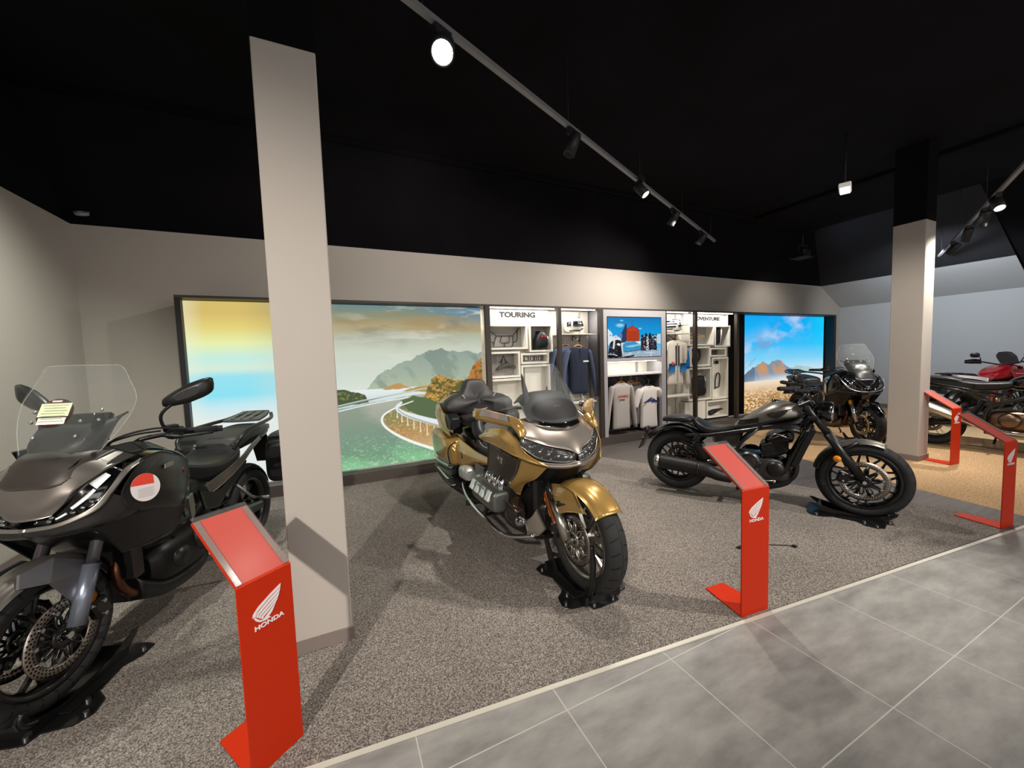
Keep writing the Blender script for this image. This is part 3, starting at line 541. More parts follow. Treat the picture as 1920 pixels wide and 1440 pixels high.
helmet(5.60, 5.10, 1.801, rad(-20), 'white helmet with navy and black stripes on the narrow bay shelf', True)
# ---------------------------------------------------------------- clothes on hangers
WOODH = mat('hanger_wood', '#b98248', .5)
def garment(name, x, y, ztop, w, h, sleeve, m, label, cat, rz=0., group=None, dx=.0, cloth2=None, hanger='wood', lab_h=None):
    """hanging garment: body with folds, two sleeves, neck opening; hanger is a thing of its own"""
    g = empty(name, (x, y, ztop - h), rz, label, cat, group); sd = RNG.integers(99)
    n = 30; vs = []; rows = [(0, .40, .035), (.05, .41, .05), (.3, .395, .055), (.6, .40, .06), (.80, .43, .06), (.90, .455, .055), (.955, .36, .045), (1., .19, .03)]
    R = cr(rows, 22)
    for t, ww, d in R:
        for j in range(n):
            a = 2 * PI * j / n; c, s = math.cos(a), math.sin(a); fold = .008 * math.sin(c * 17 + sd) * (1 - t) * 1.6 + .004 * math.sin(c * 31 + t * 4)
            vs.append((ww * w * math.copysign(abs(c) ** .8, c), d * math.copysign(abs(s) ** .7, s) + fold, t * h - (.012 * (1 - abs(c)) if t > .98 else 0)))
    obj('body', MB().rings(vs, len(R), n, True), m, g)
    L, spread, r = sleeve
    for k in (-1, 1):
        p = [(k * w * .40, 0, h * .915), (k * w * .49, 0, h * .85), (k * (w * .53 + spread * .5), .005, h * .86 - L * .5), (k * (w * .53 + spread), .0, h * .86 - L)]
        obj('sleeve', MB().tube(p, [r * .9, r * 1.05, r * .9, r * .72], 14, 14, True, .62), cloth2 or m, g)
    obj('collar', MB().lathe([(.075, -.01), (.088, 0), (.08, .018), (.07, .012)], (0, 0, h - .012), (0, -.15, 1), 20).xf(lambda p: np.array((p[0], p[1] * .5, p[2]))), cloth2 or m, g)
    hg = empty('coat_hanger', (x, y, ztop - .02), rz, lab_h or ('wooden hanger holding the ' + ' '.join(label.split()[:5])), 'hanger', 'hangers on the display wall')
    hm = {'wood': WOODH, 'black': BLKP}[hanger]
    obj('hanger_arms', MB().tube([(-w * .36, 0, -.035), (-.05, 0, .03), (0, 0, .042), (.05, 0, .03), (w * .36, 0, -.035)], [.011, .016, .017, .016, .011], 10, 20), hm, hg)
    obj('hook', MB().tube([(0, 0, .05), (0, 0, .085), (.018, 0, .10), (.022, 0, .122), (.0, 0, .138), (-.02, 0, .122)], .0035, 6, 16), STEEL, hg)
    return g
def bracket(x, y, z, label, L=.2, m=WIREM):
    q = MB().tube([(x, y + L, z + .11), (x, y, z), (x, y, z + .09)], .0065, 8).tube([(x, y + L, z + .11), (x, y + L, z + .02)], .0065, 8); thing('hanging_rail', q, m, label, 'rail', 'hanging rails on the display wall')
NAVY = mat('navy_knit', '#232a3c', .9, bump=(200, .15, .002)); SLATE = mat('slate_knit', '#56607a', .9, bump=(200, .15, .002)); MARL = mat('marl_grey', '#b7b0aa', .95, bump=(200, .15, .002)); CREAM = mat('cream_cotton', '#e3dcd8', .95, bump=(120, .12, .002)); DGREY = mat('dark_grey_cotton', '#6f6b6b', .95)
P = garment('pullover', 3.50, 5.05, 1.60, .43, .74, (.70, .12, .062), NAVY, 'front navy pullover with white chest tag under the white helmet', 'pullover', cloth2=SLATE); obj('chest_tag', MB().b2(.055, .155, -.064, -.055, .495, .52), PANEL, P); obj('half_zip', MB().b2(-.004, .004, -.062, -.054, .52, .70), BLKP, P)
garment('pullover', 3.33, 5.15, 1.62, .44, .74, (.70, .12, .06), SLATE, 'slate blue pullover hanging behind the navy one', 'pullover')
garment('sweatshirt', 4.30, 4.99, .985, .42, .76, (.66, .08, .058), MARL, 'light grey sweatshirt with red HONDA lettering in the dark niche', 'sweatshirt', lab_h='wooden hanger holding the grey sweatshirt with red lettering')
P = [o for o in COL.objects if o.name.startswith('sweatshirt')][0]; REDT = mat('red_print', '#d8564c', .8)
obj('lettering', fit_text(text_mb('HONDA', 1, .002, .02), -.115, .105, .53, .565, -.068), REDT, P); obj('small_print', MB().b2(-.09, -.072, -.070, -.066, .478, .495).b2(-.062, .02, -.070, -.066, .481, .492), INK, P)
P = garment('t_shirt', 4.90, 4.99, .90, .43, .72, (.26, .075, .085), CREAM, 'cream t-shirt with dark blue wing print in the dark niche', 't-shirt', hanger='black', lab_h='black hanger holding the cream t-shirt with blue print')
q = MB()
for a, b in (((-.17, .44), (.0, .53)), ((0, .53), (.18, .42)), ((-.1, .46), (.07, .50)), ((-.02, .45), (.12, .47))): q.poly([(a[0], -.068, a[1]), (b[0], -.068, b[1]), (b[0] + .01, -.068, b[1] - .035), (a[0] + .02, -.068, a[1] - .01)], (0, .006, 0))
obj('wing_print', q, mat('blue_print', '#34366e', .8), P)
garment('sweatshirt', 4.62, 5.12, .97, .40, .74, (.62, .04, .05), MARL, 'light grey sweatshirt hanging between the lettered one and the t-shirt', 'sweatshirt')
garment('t_shirt', 4.72, 5.08, .94, .40, .70, (.25, .05, .07), DGREY, 'dark grey t-shirt hanging just behind the cream t-shirt', 't-shirt')
JW = mat('jacket_offwhite', '#ddd5c8', .85); J = garment('riding_jacket', 5.62, 5.08, 1.68, .46, .80, (.74, .11, .07), JW, 'off-white riding jacket with blue panels under the striped helmet', 'jacket')
for k in (-1, 1):
    obj('blue_panel', MB().sheet([[(k * (.06 + .05 * a), -.075 - .003 * math.sin(3 * a), z) for a in (0, 1, 2, 3)] for z in (.22, .30, .38)], .004), BLUE, J); obj('black_stripe', MB().b2(k * .035 - .009, k * .035 + .009, -.078, -.066, .34, .70), INK, J)
    obj('blue_sleeve_panel', MB().tube([(k * .262, -.012, .62), (k * .285, -.012, .45), (k * .30, -.012, .28)], [.066, .068, .06], 12, 8, True, .62), BLUE, J)
obj('red_patch', MB().b2(-.15, -.10, -.086, -.076, .36, .41), REDT, J); obj('zip_flap', MB().b2(-.008, .008, -.079, -.066, .05, .74), GREYP, J)
bracket(3.52, 5.02, 1.68, 'black hanging rail just below the white helmet shelf'); bracket(5.58, 5.02, 1.69, 'black hanging rail just below the striped helmet shelf'); bracket(4.28, 4.98, 1.01, 'black hanging rail above the lettered grey sweatshirt', .22); bracket(4.86, 4.98, 1.0, 'black hanging rail above the cream t-shirt', .22)
for z, d, l in ((.162, 0, 'white folded cap on the lowest shelf below the navy pullovers'),):
    P = thing('cap', MB().ball((3.55, 5.1, .20), (.10, .085, .05)).b2(3.60, 3.74, 5.03, 5.15, .163, .172), mat('cap_white', '#ecebe6', .7), l, 'cap')
# ================================================================ red price stands
REDP = mat('stand_red', '#c32c06', .5, spec=.25); CLEAR = mat('clear_acrylic', '#d8d8d8', .22, alpha=.05, spec=.4); LOGO = mat('logo_white', '#efe9ea', .5)
ACR = mat('acrylic_edge', '#8d7f78', .12, alpha=.55)
def wing(x0, z0, w, h, y, t):
    """winged emblem: five stepped feathers sweeping up to the right"""
    mb = MB(); q = lambda a, b: (x0 + a * w, y, z0 + b * h)
    F = [[(.0, .30), (.02, .42), (.20, .60), (.62, .84), (1., 1.02), (.985, .90), (.55, .70), (.16, .44), (.10, .30)],
         [(.115, .28), (.18, .41), (.56, .66), (.98, .87), (.95, .76), (.54, .54), (.22, .34), (.17, .22)],
         [(.185, .20), (.24, .31), (.55, .50), (.94, .73), (.90, .61), (.54, .40), (.28, .24), (.24, .15)],
         [(.26, .13), (.30, .21), (.56, .37), (.885, .585), (.83, .47), (.56, .28), (.36, .15), (.32, .08)],
         [(.04, .27), (.10, .14), (.22, .03), (.42, -.02), (.60, .0), (.52, .06), (.64, .16), (.80, .43), (.70, .34), (.55, .22), (.38, .09), (.32, .05), (.22, .11), (.14, .20), (.10, .275)]]
    for f in F: mb.poly([q(*p) for p in f], (0, -t, 0))
    return mb
def stand(label, x, y, rz, w=.2, h=.715, lens=True):
    """bent sheet-metal lectern; local -y faces the aisle"""
    r = empty('price_stand', (x, y, .004), rz, label, 'price stand'); t = .006; hw = w / 2; prof = [(.27, 0), (0, 0), (0, h), (.265, h + .185)]
    o = MB(); n = len(prof)
    inn = [(.27, t), (t, t), (t + .0, h - .002), (.265 + .0, h + .185 - .0075)]
    for k, (a, b) in enumerate(zip(prof[:-1], prof[1:])):
        c, d = inn[k], inn[k + 1]; vs = [(-hw, a[0], a[1]), (hw, a[0], a[1]), (hw, b[0], b[1]), (-hw, b[0], b[1]), (-hw, c[0], c[1]), (hw, c[0], c[1]), (hw, d[0], d[1]), (-hw, d[0], d[1])]
        if k == 0: vs[0] = (-hw + .03, .27, 0); vs[1] = (hw - .03, .27, 0); vs[4] = (-hw + .03, .27, t); vs[5] = (hw - .03, .27, t)
        o.add(vs, [(0, 1, 2, 3), (7, 6, 5, 4), (0, 4, 5, 1), (1, 5, 6, 2), (2, 6, 7, 3), (3, 7, 4, 0)])
    obj('folded_sheet', o, REDP, r)
    sl = np.array((0, .265, .185)); sl = sl / np.linalg.norm(sl); nm = np.array((0, -sl[2], sl[1])); b0 = np.array((0, 0, h))
    def plate(a0, a1, u0, u1, off, th): P = [b0 + sl * u + nm * off + np.array((a, 0, 0)) for a, u in ((a0, u0), (a1, u0), (a1, u1), (a0, u1))]; return MB().poly(P, nm * th)
    obj('acrylic_pocket', plate(-hw + .002, hw - .002, .006, .338, .006, .004), CLEAR, r)
    e = plate(-hw + .004, -hw + .022, .008, .318, .002, .0035); f = plate(hw - .022, hw - .004, .008, .318, .002, .0035); obj('pocket_rail', e, ACR, r); obj('pocket_rail', f, ACR, r)
    obj('emblem', wing(-.052, h - .158, .104, .10, -.0005, .0012), LOGO, r); obj('lettering', fit_text(text_mb('HONDA', 1, .0008, .03), -.047, .057, h - .18, h - .163, -.0012), LOGO, r)
stand('red metal price stand leaning before the dark grey touring motorcycle', -.268, 1.585, rad(38), .19, .70)
stand('red metal price stand at the tile edge before the matt cruiser', 2.026, 1.290, rad(-5.5), .2, .70)
stand('red metal price stand at the far right end of the carpet edge', 4.69, 1.025, rad(-6.5), .175, .675)
stand('red metal price stand behind the right hand pillar on sand carpet', 6.675, 1.873, rad(-6.5), .185, .675)
# ================================================================ motorcycle kit (x forward from the rear axle, y to the rider's left, z up)
def tyre_mat(name, n, slant, center=True, w=.07):
    m = mat(name, '#1b1b1c', .72); nt = m.node_tree; b = nt.nodes['Principled BSDF']
    def M(op, a, c=None):
        k = nt.nodes.new('ShaderNodeMath'); k.operation = op
        for i, v in enumerate((a, c)):
            if v is None: continue
            if isinstance(v, (int, float)): k.inputs[i].default_value = v
            else: nt.links.new(v, k.inputs[i])
        return k.outputs[0]
    tc = nt.nodes.new('ShaderNodeTexCoord'); sp = nt.nodes.new('ShaderNodeSeparateXYZ'); nt.links.new(tc.outputs['Object'], sp.inputs[0]); x, y, z = sp.outputs
    th = M('ARCTAN2', z, x); ay = M('ABSOLUTE', y)
    t = M('ADD', M('MULTIPLY', th, n / (2 * PI)), M('ADD', M('MULTIPLY', M('POWER', ay, 1.5), slant), M('MULTIPLY', M('GREATER_THAN', y, 0), .5)))
    g = M('MULTIPLY', M('LESS_THAN', M('ABSOLUTE', M('SUBTRACT', M('FRACT', M('ADD', t, 50)), .5)), w), M('MULTIPLY', M('GREATER_THAN', ay, .012), M('LESS_THAN', ay, .058)))
    if center: g = M('MAXIMUM', g, M('LESS_THAN', ay, .0028))
    mx = nt.nodes.new('ShaderNodeMix'); mx.data_type = 'RGBA'; nt.links.new(g, mx.inputs[0]); mx.inputs[6].default_value = hx('#232324'); mx.inputs[7].default_value = (.001, .001, .001, 1); nt.links.new(mx.outputs[2], b.inputs['Base Color'])
    bp = nt.nodes.new('ShaderNodeBump'); bp.inputs['Strength'].default_value = 1; bp.inputs['Distance'].default_value = .004; bp.invert = True; nt.links.new(g, bp.inputs['Height']); nt.links.new(bp.outputs['Normal'], b.inputs['Normal']); return m
TYRE = tyre_mat('road_tyre', 26, 16.); KNOB = tyre_mat('trail_tyre', 40, 2., False, .18)
DISC = disc_mat('disc_steel', '#a59b94', 48, (.122, .134, .146)); DISCB = disc_mat('disc_steel_dark', '#8e8681', 44, (.118, .130, .142))
GB = mat('gloss_black', '#0a0a0b', .15, coat=1.); SB = mat('satin_black', '#141415', .38); MBK = mat('frame_black', '#0f0f10', .3, coat=.4); RUB = mat('rubber', '#18181a', .8)
CHR = mat('chrome', '#d8d8da', .08, 1.); ALU = mat('cast_aluminium', '#b3b0a8', .3, 1.); ALUD = mat('dark_aluminium', '#4f4e4e', .35, .9); LEATHER = mat('seat_vinyl', '#2b2a2b', .55, bump=(160, .12, .001)); LEATH2 = mat('seat_vinyl_dark', '#1b1b1e', .42)
AMBER = mat('amber_lens', '#d9800f', .15, coat=1.); GLASS = mat('screen_clear', '#c9d2d0', .02, alpha=.035, spec=.5); SMOKE = mat('screen_smoke', '#15161a', .03, alpha=.72, spec=.8); LENS = mat('lamp_lens', '#eef2f4', .02, alpha=.02, spec=.6); LEDW = mat('led_bar', '#f2f4f6', .2, emit=('#ffffff', .08)); REFL = mat('lamp_reflector', '#c9cdd2', .06, 1.); BOLT = mat('bolt_silver', '#c4c4c6', .25, 1.); BRONZE = mat('bronze_engine', '#7b6552', .32, .9)
SPR = mat('spring_dark', '#2b2b2d', .35, .6); REDC = mat('stitch_grey', '#8d8d90', .6)
class Bike:
    def __init__(s, label, x, y, deg, wb, z=.004):
        t = rad(deg); s.wb = wb; s.r = empty('motorcycle', (x - wb * math.cos(t), y - wb * math.sin(t), z), t, label, 'motorcycle')
    def P(s, name, mb, m, parent=None, **k): return obj(name, mb, m, parent or s.r, **k)
    def S(s, name, mb, m, parent=None, **k):                                                              # a part and its mirror twin on the other side
        o = obj(name, mb, m, parent or s.r, **k); c = MB(); c.v = list(mb.v); c.f = list(mb.f); c.sm = list(mb.sm); obj(name, flipy(c, -1), m, parent or s.r, **k); return o
    def LR(s, name, fn, m, parent=None, **k):                                                             # a left and a right part
        o = []
        for sg in (1, -1): o.append(obj(name, fn(sg), m, parent or s.r, **k))
        return o
def flipy(mb, sg):
    if sg < 0: mb.v = [(x, -y, z) for x, y, z in mb.v]; mb.f = [f[::-1] for f in mb.f]
    return mb
def wheel(bk, name, x, z, R, W, rr, style, rimm, discs=(-1,), dr=.155, dm=None, tyre=None, ns=10, carrier=None, dy=.075):
    """rim with spokes > tyre, brake discs with carriers, axle cap"""
    hw = W; rim = MB(); b = hw * .78
    rim.lathe([(rr + .006, -b), (rr + .008, -b + .006), (rr - .006, -b + .012), (rr - .02, -b * .5), (rr - .022, 0), (rr - .02, b * .5), (rr - .006, b - .012), (rr + .008, b - .006), (rr + .006, b), (rr - .012, b), (rr - .026, b * .6), (rr - .034, b * .3), (rr - .034, -b * .3), (rr - .026, -b * .6), (rr - .012, -b)], n=56, closed=True)
    rim.lathe([(.018, -hw * .85), (.045, -hw * .8), (.05, -hw * .4), (.042, 0), (.05, hw * .4), (.045, hw * .8), (.018, hw * .85)], n=24)
    def arm(a0, a1, r0, r1, w0, w1, th, y=0., y1=0.):
        p, q = np.array((r0 * math.cos(a0), y, r0 * math.sin(a0))), np.array((r1 * math.cos(a1), y1, r1 * math.sin(a1))); d = unit(q - p); u = np.cross(d, (0, 1, 0)); k = np.array((0, th, 0)); vs = []
        for c, w in ((p, w0), (q, w1)): vs += [c - u * w - k, c + u * w - k * .6, c + u * w + k * .6, c - u * w + k]
        rim.add(vs, [(0, 3, 2, 1), (4, 5, 6, 7), (0, 1, 5, 4), (1, 2, 6, 5), (2, 3, 7, 6), (3, 0, 4, 7)])
    if style == 'wire':
        for i in range(ns):
            for sg in (-1, 1):
                a = 2 * PI * (i + .25 * sg) / ns; rim.tube([(.045 * math.cos(a), sg * hw * .7, .045 * math.sin(a)), ((rr - .03) * math.cos(a + .28 * (1 if i % 2 else -1)), sg * hw * .15, (rr - .03) * math.sin(a + .28 * (1 if i % 2 else -1)))], .0022, 5)
    elif style == 'Y':
        for i in range(ns):
            a = 2 * PI * i / ns; arm(a, a, .04, rr * .55, .012, .009, .014)
            for s2 in (-1, 1): arm(a, a + s2 * .22, rr * .52, rr - .026, .008, .007, .012)
    elif style == 'twin':
        for i in range(ns):
            a = 2 * PI * i / ns
            for s2 in (-1, 1): arm(a + s2 * .09, a + s2 * .17, .04, rr - .024, .011, .013, .012, s2 * .0, s2 * hw * .3)
    else:
        for i in range(ns): a = 2 * PI * i / ns; arm(a, a + .08, .035, rr - .024, .013, .009, .015)
    w = bk.P(name, rim, rimm, loc=(x, 0, z))
    t = MB(); prof = []
    for a in np.linspace(-1, 1, 17):
        ph = a * rad(82); prof.append((R - .052 * (1 - math.cos(ph)) * (hw / .065) ** .5, hw * math.sin(ph) / math.sin(rad(82))))
    prof = [(rr + .004, -b * .98), (rr + .018, -hw * .97)] + prof[1:-1] + [(rr + .018, hw * .97), (rr + .004, b * .98)]
    bk.P('tyre', t.lathe(prof, n=72), tyre or TYRE, w)
    for sg in discs:
        y = sg * dy; d = MB(); q = .0028; d.lathe([(dr - .044, y - q), (dr, y - q), (dr, y + q), (dr - .044, y + q)], n=64, closed=True)
        bk.P('brake_disc', d, dm or DISC, w); c = MB(); n = 10; yi = y
        for i in range(n):
            a = 2 * PI * i / n; e = lambda r, an: (r * math.cos(an), yi, r * math.sin(an))
            c.tube([e(.04, a - .25), e(dr - .072, a + .02), e(dr - .042, a + .16)], .006, 6).tube([e(.04, a + .35), e(dr - .072, a + .3), e(dr - .042, a + .16)], .006, 6)
        c.lathe([(.02, y - .006), (.05, y - .006), (.05, y + .006), (.02, y + .006)], n=24, closed=True); cc = bk.P('disc_carrier', c, carrier or MBK, w)
        bb = MB()
        for i in range(n):
            a = 2 * PI * i / n + .16; bb.cyl(((dr - .044) * math.cos(a), y - .007, (dr - .044) * math.sin(a)), ((dr - .044) * math.cos(a), y + .007, (dr - .044) * math.sin(a)), .0085, 10)
        bk.P('disc_rivet', bb, BOLT, w)
    cap = MB().cyl((0, -hw - .055, 0), (0, hw + .055, 0), .014, 14); bk.P('axle', cap, CHR, w)
    return w
def fender(cx, cz, R, hw, a0, a1, n=24, drop=.035, t=.004, k=9, taper=(.85, 1, .8), lift=0.):
    """arched mudguard; angles in degrees from +x"""
    g = []; A = np.linspace(rad(a0), rad(a1), n); T = cr([(q, 0, 0) for q in taper], n)[:, 0]
    for i, a in enumerate(A):
        row = []
        for j in range(k):
            s = -1 + 2 * j / (k - 1); r = R - drop * abs(s) ** 3 + lift * i / n; row.append((cx + r * math.cos(a), hw * T[i] * s, cz + r * math.sin(a)))
        g.append(row)
    return MB().sheet(g, t)
def fork(bk, p, q, y, r0, r1, m0, m1, split=.5, parent=None):
    p, q = V3(p), V3(q); mid = p + (q - p) * split
    def up(sg): return MB().tube([p + (0, sg * y, 0), mid + (0, sg * y, 0)], r0, 16)
    def lo(sg): return MB().tube([mid + (0, sg * y, 0) - (q - p) * .02, q + (0, sg * y, 0)], [r1, r1 * 1.02], 16)
    a = bk.LR('fork_tube', up, m0); bk.LR('fork_leg', lo, m1)
    return a
def caliper(bk, x, z, y, m, r=.0):
    c = MB().box((x, y, z), (.075, .05, .10), Matrix.Rotation(r, 3, 'Y'), .012); o = bk.P('brake_caliper', c, m); bb = MB()
    for dz in (-.03, .03): bb.cyl((x, y, z + dz), (x, y + math.copysign(.032, y), z + dz), .009, 10)
    bk.P('caliper_bolt', bb, BOLT, o)
def shock(bk, p, q, y, m=SPR):
    for sg in (1, -1):
        a, b = V3(p) + (0, sg * y, 0), V3(q) + (0, sg * y, 0); d = b - a; u = unit(np.cross(d, (0, 1, 0))); w = unit(np.cross(d, u)); k = 90
        o = bk.P('rear_shock', MB().tube([a, b], .013, 10).cyl(a - unit(d) * .02, a + unit(d) * .05, .03).cyl(b - unit(d) * .01, b + unit(d) * .03, .027), MBK)
        bk.P('spring', MB().tube([a + d * (.15 + .7 * i / k) + .026 * (math.cos(i * 2 * PI * 7 / k) * u + math.sin(i * 2 * PI * 7 / k) * w) for i in range(k + 1)], .006, 6), m, o)
def engine_fins(mb, c, d, n, rot=None):
    for i in range(n):
        mb.box((c[0], c[1], c[2] - d[2] / 2 + d[2] * (i + .5) / n), (d[0], d[1], d[2] / n * .45), rot, .003)
    return mb
def chock(label, bk, wx, deg, W=.075, k=1., gl=0., dxl=0.):
    """black steel wheel chock: lobed base, cross plates, two pairs of curved cradle arms with bolts"""
    t = bk.r.rotation_euler[2]; o = Vector(bk.r.location) + Vector((math.cos(t) * wx, math.sin(t) * wx, 0)); r = empty('wheel_chock', (o.x, o.y, .0035), t, label, 'wheel chock')
    b = [(.14, -.10), (.12, -.20), (.07, -.235), (.0, -.215), (-.05, -.15), (-.20, -.13), (-.27, -.17), (-.34, -.17), (-.37, -.12), (-.36, .12), (-.34, .17), (-.27, .17), (-.20, .13), (-.05, .15), (0, .215), (.07, .235), (.12, .20), (.14, .10), (.185, .09), (.19, .05), (.19, -.05), (.185, -.09)]
    obj('base_plate', MB().poly([(x, y, 0) for x, y in b], (0, 0, .007)), MBK, r)
    g = W + .018
    for sg in (-1, 1):
        g = W + .018 if sg < 0 or not gl else gl; dx = dxl if sg > 0 else 0.
        q = [(x_ + dx, z_ if z_ < .05 else .05 + (z_ - .05) * k) for x_, z_ in [(-.30, .007), (-.27, .02), (-.34, .19), (-.355, .26), (-.325, .27), (-.27, .17), (-.19, .055), (.02, .03), (.10, .06), (.155, .16), (.17, .30), (.165, .37), (.195, .375), (.21, .28), (.20, .15), (.16, .04), (.14, .007)]]
        obj('cradle_arm', MB().poly([(x, sg * g - .005, z) for x, z in q], (0, .010, 0)), MBK, r); obj('arm_rim', MB().tube([(.18 + dx, sg * g, .05 + .325 * k), (.192 + dx, sg * g, .05 + .23 * k), (.18 + dx, sg * g, .05 + .10 * k), (.135 + dx, sg * g, .05)], .012, 8, 16), MBK, r)
        obj('floor_bracket', MB().b2(-.16, .06, sg * g + (0 if sg > 0 else -.05), sg * g + (.05 if sg > 0 else 0), .007, .014, .002), MBK, r)
    obj('wheel_rest', MB().b2(.14, .155, -g, g, .008, .06), MBK, r); obj('wheel_rest', MB().b2(-.29, -.27, -g, g, .008, .07), MBK, r); bl = MB()
    for x, y in ((.07, -.205), (.07, .205), (-.31, -.14), (-.31, .14), (.0, -.15), (0, .15), (.16, -.07), (.16, .07)): bl.cyl((x, y, .007), (x, y, .018), .011, 10)
    obj('bolt', bl, BOLT, r)
def mirror_part(bk, y, base, elbow, c, size, m, tilt=0., shape='oval'):
    """handlebar mirror: stem > housing with its glass"""
    sg = 1 if y > 0 else -1; st = bk.P('mirror', MB().tube([base, elbow, c], [.009, .008, .010], 8, 14), m)
    sec = []; L, H, D = size; hs = MB(); vs = []; n = 20
    for t, kx in ((-1, .05), (-.8, .75), (-.3, 1), (.2, .9), (.6, .5), (.85, .2)):
        for j in range(n):
            a = 2 * PI * j / n; ca, sa = math.cos(a), math.sin(a); p = 2.6 if shape == 'oval' else 4
            yy = L * kx ** .5 * math.copysign(abs(ca) ** (2 / p), ca); zz = H * kx ** .5 * math.copysign(abs(sa) ** (2 / p), sa)
            if shape == 'wing': zz *= 1 - .45 * (yy * sg < 0) * abs(yy) / L; zz += .40 * yy * sg
            vs.append((t * D, yy, zz))
    hs.rings(vs, 6, n); Rm = np.array(Matrix.Rotation(tilt * sg, 3, 'Z')); hs.xf(lambda p: Rm @ p + np.array(c)); h = bk.P('mirror_housing', hs, m, st); return st
# ================================================================ matt grey cruiser
def build_cruiser():
    b = Bike('matt dark grey cruiser with round headlight and fat tyres facing right', 4.005, 1.648, -61.3, 1.475); G = mat('matt_gunmetal', '#7b7771', .36, .62, bump=(400, .02, .0005)); GD = mat('dark_gunmetal', '#3a3937', .3, .7)
    fx, fz = 1.475, .325
    wheel(b, 'front_wheel', fx, fz, .318, .066, .238, 'Y', MBK, (-1,), .165, DISC, ns=10, carrier=MBK); wheel(b, 'rear_wheel', 0, .315, .318, .09, .215, 'Y', MBK, (1,), .13, DISCB, ns=9, dy=.1)
    fork(b, (1.055, 0, .985), (1.462, 0, .345), .105, .024, .031, SB, SB, .45)
    b.P('lower_yoke', MB().b2(1.09, 1.17, -.135, .135, .82, .86, .01), SB); b.P('upper_yoke', MB().box((1.075, 0, .965), (.10, .27, .03), Matrix.Rotation(-.5, 3, 'Y'), .01), SB); b.P('steering_head', MB().tube([(1.11, 0, .97), (1.17, 0, .80)], .032, 14), MBK)
    f = fender(fx, fz, .342, .078, 168, 66, 30, .03, .004, 9, (.95, 1, .92)); b.P('front_fender', f, G); st = MB()
    for s in (-1, 1): st.tube([(1.30, s * .085, .50), (1.36, s * .082, .60), (1.44, s * .072, .655)], .012, 8)
    b.P('fender_stay', st, SB)
    for s in (-1, 1): b.P('side_reflector', MB().lathe([(0, .014), (.026, .012), (.03, 0), (0, 0)], (1.30, s * .118, .505), (0, s, 0), 24), AMBER)
    caliper(b, fx - .135, fz + .03, -.10, SB, .3)
    # headlight
    h = b.P('headlight', MB().lathe([(0, -.105), (.05, -.10), (.078, -.06), (.088, 0), (.09, .03), (.084, .036)], (1.225, 0, .885), (1, 0, -.06), 32), GB); b.P('lens', MB().lathe([(.084, .034), (.07, .046), (.03, .054), (0, .056)], (1.225, 0, .885), (1, 0, -.06), 32), LENS, h); b.P('reflector', MB().lathe([(.08, .03), (.05, .0), (0, -.03)], (1.225, 0, .885), (1, 0, -.06), 32), REFL, h); b.P('lens_bar', MB().box((1.275, 0, .885), (.006, .15, .012)).box((1.275, 0, .885), (.006, .012, .15)), REFL, h)
    b.P('headlight_rim', MB().lathe([(.086, .028), (.093, .03), (.093, .042), (.084, .044)], (1.225, 0, .885), (1, 0, -.06), 32), CHR, h)
    # bars
    b.P('handlebar', MB().tube([(.915, -.385, 1.115), (1.0, -.26, 1.105), (1.085, -.12, 1.065), (1.10, 0, 1.05), (1.085, .12, 1.065), (1.0, .26, 1.105), (.915, .385, 1.115)], .0125, 10, 40), SB)
    b.LR('handlebar_riser', lambda s: MB().tube([(1.07, s * .06, .97), (1.098, s * .07, 1.055)], .02, 12), SB); b.LR('grip', lambda s: MB().tube([(.905, s * .395, 1.116), (.985, s * .28, 1.107)], .019, 14).cyl((.905, s * .395, 1.116), (.895, s * .41, 1.116), .017), RUB)
    b.LR('switch_pod', lambda s: MB().box((1.005, s * .25, 1.10), (.07, .06, .06), Matrix.Rotation(-s * .6, 3, 'Z'), .01).box((1.045, s * .21, 1.125), (.06, .05, .045), None, .01), SB); b.LR('lever', lambda s: MB().tube([(1.05, s * .22, 1.105), (1.06, s * .28, 1.10), (1.0, s * .385, 1.10)], [.010, .008, .007], 8, 12), SB)
    for s in (-1, 1): mirror_part(b, s, (1.02, s * .235, 1.12), (1.03, s * .255, 1.17), (1.02, s * .31, 1.205), (.062, .038, .022), SB, .4)
    cb = MB()
    for i, (y, z) in enumerate(((.05, .0), (-.05, .02), (.09, -.03), (-.09, .01), (.02, .03))): cb.tube([(1.03, y * 4, 1.09), (1.15, y * 2, 1.08 + z), (1.19, y, 1.0 + z), (1.12, y * .7, .90), (1.02, y * .8, .80)], .006, 6, 24)
    b.P('control_cable', cb, RUB); b.P('meter', MB().lathe([(0, -.03), (.04, -.03), (.048, 0), (.045, .012), (0, .012)], (1.14, 0, 1.075), (-.6, 0, 1), 24), GB)
    # tank
    T = b.P('fuel_tank', MB().loft([(.525, .70, .05, .01, .02), (.545, .72, .075, .03, .05), (.64, .755, .115, .07, .06), (.74, .80, .14, .105, .065), (.84, .835, .15, .13, .06), (.92, .85, .148, .125, .05), (.99, .855, .12, .10, .04), (1.04, .86, .085, .065, .03), (1.06, .86, .05, .03, .02)], 40, 32, 2.3), G)
    b.S('tank_panel', MB().sheet([[(.565, .092, .735), (.64, .127, .745), (.74, .148, .775)], [(.585, .086, .785), (.65, .124, .80), (.735, .147, .825)]], .006, 5, 12, flip=True), GD, T); b.P('tank_cap', MB().lathe([(0, .02), (.032, .018), (.036, 0)], (.86, 0, .965), (.1, 0, 1), 20), GB, T); w = wing(.80, .825, .16, .085, -.156, .004); b.P('tank_emblem', w, GD, T)
